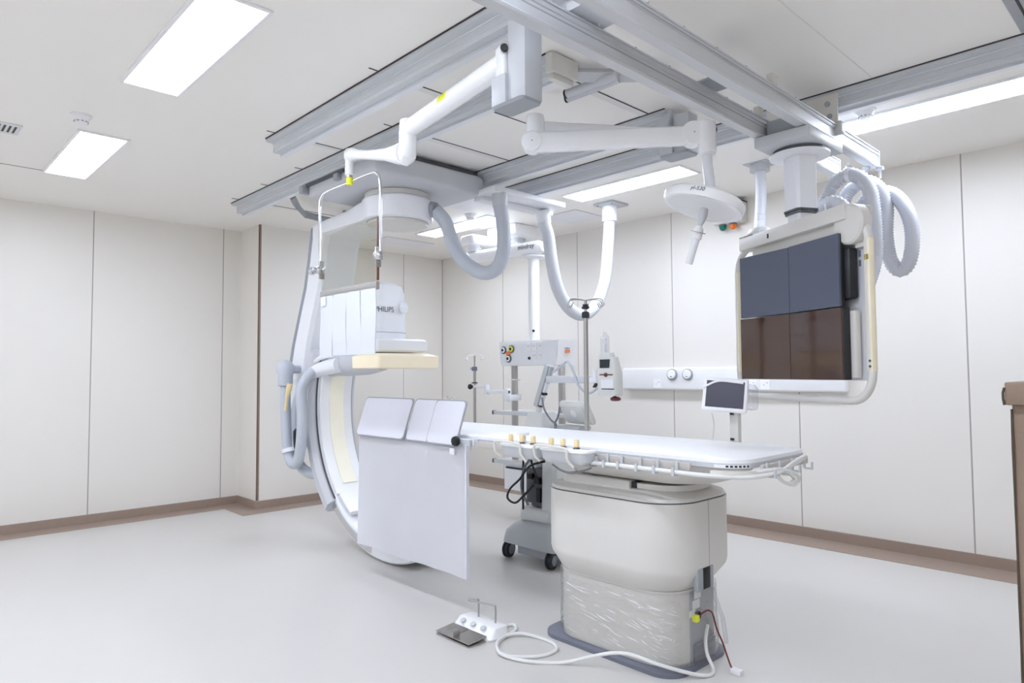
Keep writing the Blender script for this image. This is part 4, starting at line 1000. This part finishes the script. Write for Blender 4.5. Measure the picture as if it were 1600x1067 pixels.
# ================================================================== CONTRAST INJECTOR CART
t = thing('injector_cart', 'grey wheeled contrast injector cart with tilted arm and black cables behind the table', 'medical cart', (3.80, -1.95, 0))
b = B(); rings = []
obj('base_shell', B().loft([(.12, 3.50, 4.10, -2.20, -1.65, .10), (.20, 3.51, 4.09, -2.19, -1.66, .12), (.255, 3.56, 4.05, -2.15, -1.70, .13), (.285, 3.66, 4.0, -2.09, -1.76, .12)], 8), 'cart_grey', t)
obj('base_box', B().box(3.68, 4.02, -2.17, -1.70, .055, .119, .006), 'mid_grey', t)
for x, y in ((3.565, -2.15), (4.005, -2.16), (3.57, -1.70), (4.03, -1.70)):
    cs = obj('caster', B().lathe([(.03, -.026), (.058, -.022), (.062, -.008), (.055, -.004), (.055, .004), (.062, .008), (.058, .022), (.03, .026)], (x, y, .062), (1, .25, 0), 24), 'tyre', t)
    obj('caster_hub', B().lathe([(.03, -.030), (.036, -.028), (.036, .028), (.03, .030)], (x, y, .062), (1, .25, 0), 20).cyl((x, y, .09), (x, y, .135), .02, 12), 'hub', cs)
obj('column', B().loft([(.27, 3.635, 3.745, -2.06, -1.86, .03), (.95, 3.65, 3.745, -2.05, -1.87, .03)]), 'cart_light', t)
obj('column_front', B().loft([(.27, 3.82, 3.97, -2.08, -1.85, .03), (.94, 3.83, 3.965, -2.07, -1.86, .03)]), 'cart_light', t)
obj('column_back', B().box(3.76, 3.88, -1.98, -1.88, .30, .92), 'mid_grey', t)
obj('connector_box', B().box(3.66, 3.83, -2.058, -1.98, .38, .66, .006), 'dark_grey', t)
obj('connectors', B().box(3.76, 3.82, -2.085, -2.059, .55, .60, .004).box(3.69, 3.75, -2.085, -2.059, .58, .62, .004).box(3.78, 3.82, -2.08, -2.059, .42, .52, .004), 'black', t)
obj('column_foot', B().box(3.62, 3.92, -2.095, -1.90, .27, .375, .03, 3), 'cart_light', t)
obj('top_box', B().loft([(.93, 3.68, 3.90, -2.13, -1.92, .02), (1.07, 3.73, 3.87, -2.11, -1.95, .02)]), 'cart_light', t)
for pth, r_ in (([(4.02, -2.22, .93), (3.94, -2.22, .82), (3.80, -2.20, .70), (3.74, -2.18, .60), (3.72, -2.16, .50), (3.74, -2.12, .40)], .009), ([(3.95, -2.18, .80), (3.87, -2.20, .78), (3.84, -2.18, .72), (3.85, -2.14, .62), (3.83, -2.10, .56)], .008), ([(3.97, -2.18, .74), (3.86, -2.22, .70), (3.76, -2.22, .60), (3.66, -2.22, .52), (3.63, -2.22, .45), (3.69, -2.20, .42), (3.76, -2.18, .48), (3.80, -2.12, .55)], .008), ([(3.72, -2.10, .92), (3.70, -2.12, .75), (3.69, -2.12, .55), (3.68, -2.11, .36)], .008)):
    obj('cable', B().tube(pth, r_, 8, smooth=6), 'cable_grey' if r_ == .009 else 'black', t)
# tilted arm
AM = Matrix.Translation((3.84, -2.10, 1.13)) @ Matrix.Rotation(R(22), 4, 'Y')
obj('tilt_arm', B().box(-.028, .012, -.03, .03, -.02, .30, .006, 2, AM).box(.012, .03, -.02, .02, .20, .30, .004, 2, AM), 'cart_grey', t)
obj('arm_spring', B().box(.013, .028, -.018, .018, .0, .08, .004, 2, AM).box(.013, .028, -.018, .018, .10, .18, .004, 2, AM), 'gantry_white', t)
obj('arm_clip', B().box(.012, .034, -.024, .024, .082, .098, .003, 1, AM).box(.012, .034, -.024, .024, -.01, .0, .003, 1, AM), 'ink', t)
obj('arm_pivot', B().cyl((3.835, -2.10, 1.07), (3.845, -2.10, 1.12), .022, 16), 'cart_light', t)
obj('level_arm', B().box(3.93, 4.33, -2.125, -2.075, 1.285, 1.335, .006), 'alu_rail', t)
obj('arm_end', B().box(4.33, 4.40, -2.13, -2.07, 1.285, 1.325, .008).cyl((4.37, -2.10, 1.32), (4.37, -2.10, 1.37), .022, 16).cyl((4.37, -2.10, 1.345), (4.43, -2.10, 1.335), .014, 12), 'gantry_white', t)
obj('end_knob', B().lathe([(.022, -.03), (.022, -.022), (.012, -.005), (.012, 0)], (4.37, -2.10, 1.285), (0, 0, 1), 12), 'black', t)
obj('cable', B().tube([(4.0, -2.12, 1.36), (4.10, -2.13, 1.41), (4.15, -2.13, 1.43), (4.20, -2.13, 1.36), (4.24, -2.13, 1.27), (4.32, -2.13, 1.22), (4.40, -2.13, 1.25), (4.45, -2.12, 1.32)], .009, 8, smooth=6), 'hose_grey', t)
hd = obj('injector_head', B().loft([(1.205, 4.43, 4.58, -2.16, -2.085, .02), (1.215, 4.425, 4.59, -2.165, -2.08, .025), (1.36, 4.415, 4.585, -2.165, -2.08, .03), (1.455, 4.42, 4.56, -2.15, -2.09, .025)]), 'injector_body', t)
obj('head_cap', B().loft([(1.4555, 4.425, 4.535, -2.148, -2.092, .02), (1.485, 4.43, 4.53, -2.145, -2.095, .02)]), 'injector_body', hd)
obj('head_screen', B().box(4.455, 4.53, -2.1665, -2.15, 1.385, 1.44, .001, 1), 'screen_lcd', hd)
obj('head_control', B().box(4.455, 4.56, -2.169, -2.163, 1.337, 1.345).lathe([(.014, 0), (.012, .008), (.005, .012)], (4.505, -2.165, 1.34), (0, -1, 0), 12), 'dark_red', hd)
obj('head_label', B().box(4.465, 4.565, -2.1675, -2.163, 1.255, 1.31), 'gantry_white', hd)
obj('head_line', B().box(4.47, 4.57, -2.168, -2.163, 1.246, 1.251), 'ink', hd)
obj('hand_wheel', B().cyl((4.525, -2.10, 1.195), (4.525, -2.10, 1.206), .010, 10).lathe([(.02, -.02), (.034, -.014), (.034, .0), (.02, .008)], (4.53, -2.10, 1.19), (0, 0, 1), 18), 'dark_red', hd)
obj('syringe', B().lathe([(.030, 0), (.030, .10), (.026, .11), (.012, .122), (.010, .137), (.008, .138)], (4.465, -2.12, 1.485), (0, 0, 1), 24), 'clear_plastic', hd)
obj('plunger', B().cyl((4.465, -2.12, 1.486), (4.465, -2.12, 1.58), .008, 10), 'gantry_white', hd)
# injector display lying back
DM = Matrix.Translation((4.13, -2.02, 1.075)) @ Matrix.Rotation(R(-8), 4, 'Z') @ Matrix.Rotation(R(28), 4, 'X')
ds = obj('display_back', B().box(-.15, .15, -.02, .03, -.09, .09, .03, 3, DM), 'injector_body', t)
obj('display_rear_plate', B().box(-.11, .11, -.028, -.0205, -.06, .06, .006, 2, DM), 'cart_light', ds)
obj('display_mark', B().lathe([(.024, 0), (.028, .002), (.028, .0035), (.024, .004)], DM @ Vector((0, -.028, .01)), (DM.to_3x3() @ Vector((0, -1, 0))), 20), 'gantry_white', ds)
obj('display_stand', B().box(3.93, 4.20, -2.08, -1.95, .955, .985, .008), 'cart_grey', t)
obj('cable', B().tube([(3.90, -2.13, 1.18), (3.94, -2.15, 1.10), (4.0, -2.15, 1.03), (4.04, -2.14, 1.0), (4.02, -2.13, .97)], .007, 8, smooth=5).tube([(4.07, -2.13, 1.12), (4.06, -2.14, 1.05), (4.03, -2.14, 1.0), (4.05, -2.14, .96)], .007, 8, smooth=5), 'cable_grey', t)

# ================================================================== FOOT SWITCH
t = thing('foot_switch', 'white three-button foot switch with dark steel pedals and wire handle on the floor', 'foot switch', (4.50, -3.28, 0))
FX = Matrix.Identity(4)
obj('base', B().loft([(0.0, 4.36, 4.66, -3.32, -3.17, .03), (.012, 4.355, 4.665, -3.325, -3.165, .035), (.055, 4.365, 4.655, -3.285, -3.18, .03), (.062, 4.38, 4.64, -3.27, -3.195, .03)], 6), 'white_paint', t)
obj('base_plate', B().box(4.375, 4.635, -3.435, -3.32, 0, .008, .002), 'steel', t)
for x in (4.43, 4.51, 4.59): obj('button', B().lathe([(.016, 0), (.016, .004), (.012, .006)], (x, -3.298, .052), (0, -.45, 1), 16), 'grey_paint', t)
for x0, x1 in ((4.372, 4.502), (4.506, 4.638)):
    obj('pedal', B().box(x0, x1, -3.435, -3.318, -.002, .003, .001, 1, Matrix.Translation((0, 0, .028)) @ Matrix.Translation((0, -3.318, 0)) @ Matrix.Rotation(R(5), 4, 'X') @ Matrix.Translation((0, 3.318, 0))), 'steel', t)
obj('divider', B().box(4.48, 4.528, -3.445, -3.40, .02, .056, .004), 'steel', t)
obj('handle', B().tube([(4.47, -3.225, .055), (4.47, -3.225, .145), (4.468, -3.24, .152), (4.44, -3.262, .154), (4.45, -3.268, .152), (4.50, -3.25, .150), (4.585, -3.225, .148), (4.60, -3.222, .14), (4.60, -3.222, .055)], .005, 8, smooth=3), 'steel', t)
tag(obj('floor_cable', B().tube([(4.60, -3.17, .02), (4.56, -3.10, .008), (4.585, -3.07, .008), (4.64, -3.12, .008), (4.665, -3.22, .008), (4.72, -3.32, .008), (4.84, -3.37, .008), (4.95, -3.27, .008), (4.965, -3.16, .008), (4.90, -3.105, .008), (4.80, -3.10, .008), (4.71, -3.14, .016), (4.675, -3.22, .016), (4.71, -3.31, .016), (4.82, -3.385, .014), (4.96, -3.345, .010), (5.08, -3.24, .009), (5.20, -3.16, .05), (5.30, -3.13, .085), (5.38, -3.10, .09), (5.48, -3.04, .06), (5.58, -2.94, .022), (5.625, -2.87, .008), (5.61, -2.81, .012), (5.57, -2.79, .06), (5.556, -2.78, .12), (5.552, -2.75, .18)], .0085, 8, smooth=8), 'cable_white'), 'white cable coiled on the floor between the foot switch and the pedestal', 'cable')
t = thing('loose_wire', 'thin red and black wire with a white plug lying beside the pedestal foot', 'wire', (5.69, -2.75, 0))
obj('wire', B().tube([(5.558, -2.82, .245), (5.575, -2.79, .26), (5.578, -2.75, .235), (5.58, -2.72, .16), (5.585, -2.68, .09), (5.62, -2.70, .04), (5.655, -2.73, .012), (5.68, -2.75, .012)], .004, 8, smooth=6), 'wire_red', t)
obj('plug', B().box(5.67, 5.72, -2.772, -2.735, 0, .022, .004), 'white_paint', t)

# ================================================================== CARTON
t = thing('cardboard_carton', 'tall brown cardboard carton with a lid at the right edge of the picture', 'carton', (7.2, -3.4, 0))
CXL, CYN = 6.898, -3.62
obj('carton_body', B().box(CXL, CXL + .60, CYN, CYN + .5, 0, 1.27), 'cardboard', t)
obj('carton_edge', B().tube([(CXL - .001, CYN - .001, z) for z in [i * .09 for i in range(15)]], [.0025 + .0015 * random.random() for _ in range(15)], 6), 'cardboard_edge', t)
obj('carton_lid', B().box(CXL - .012, CXL + .612, CYN - .014, CYN + .514, 1.27, 1.325, .004), 'cardboard', t)
obj('lid_fold', B().tube([(CXL - .013, CYN - .013, 1.27), (CXL - .015, CYN - .013, 1.285), (CXL - .015, CYN - .013, 1.30), (CXL - .012, CYN - .013, 1.312)], .003, 6), 'cardboard_edge', t)
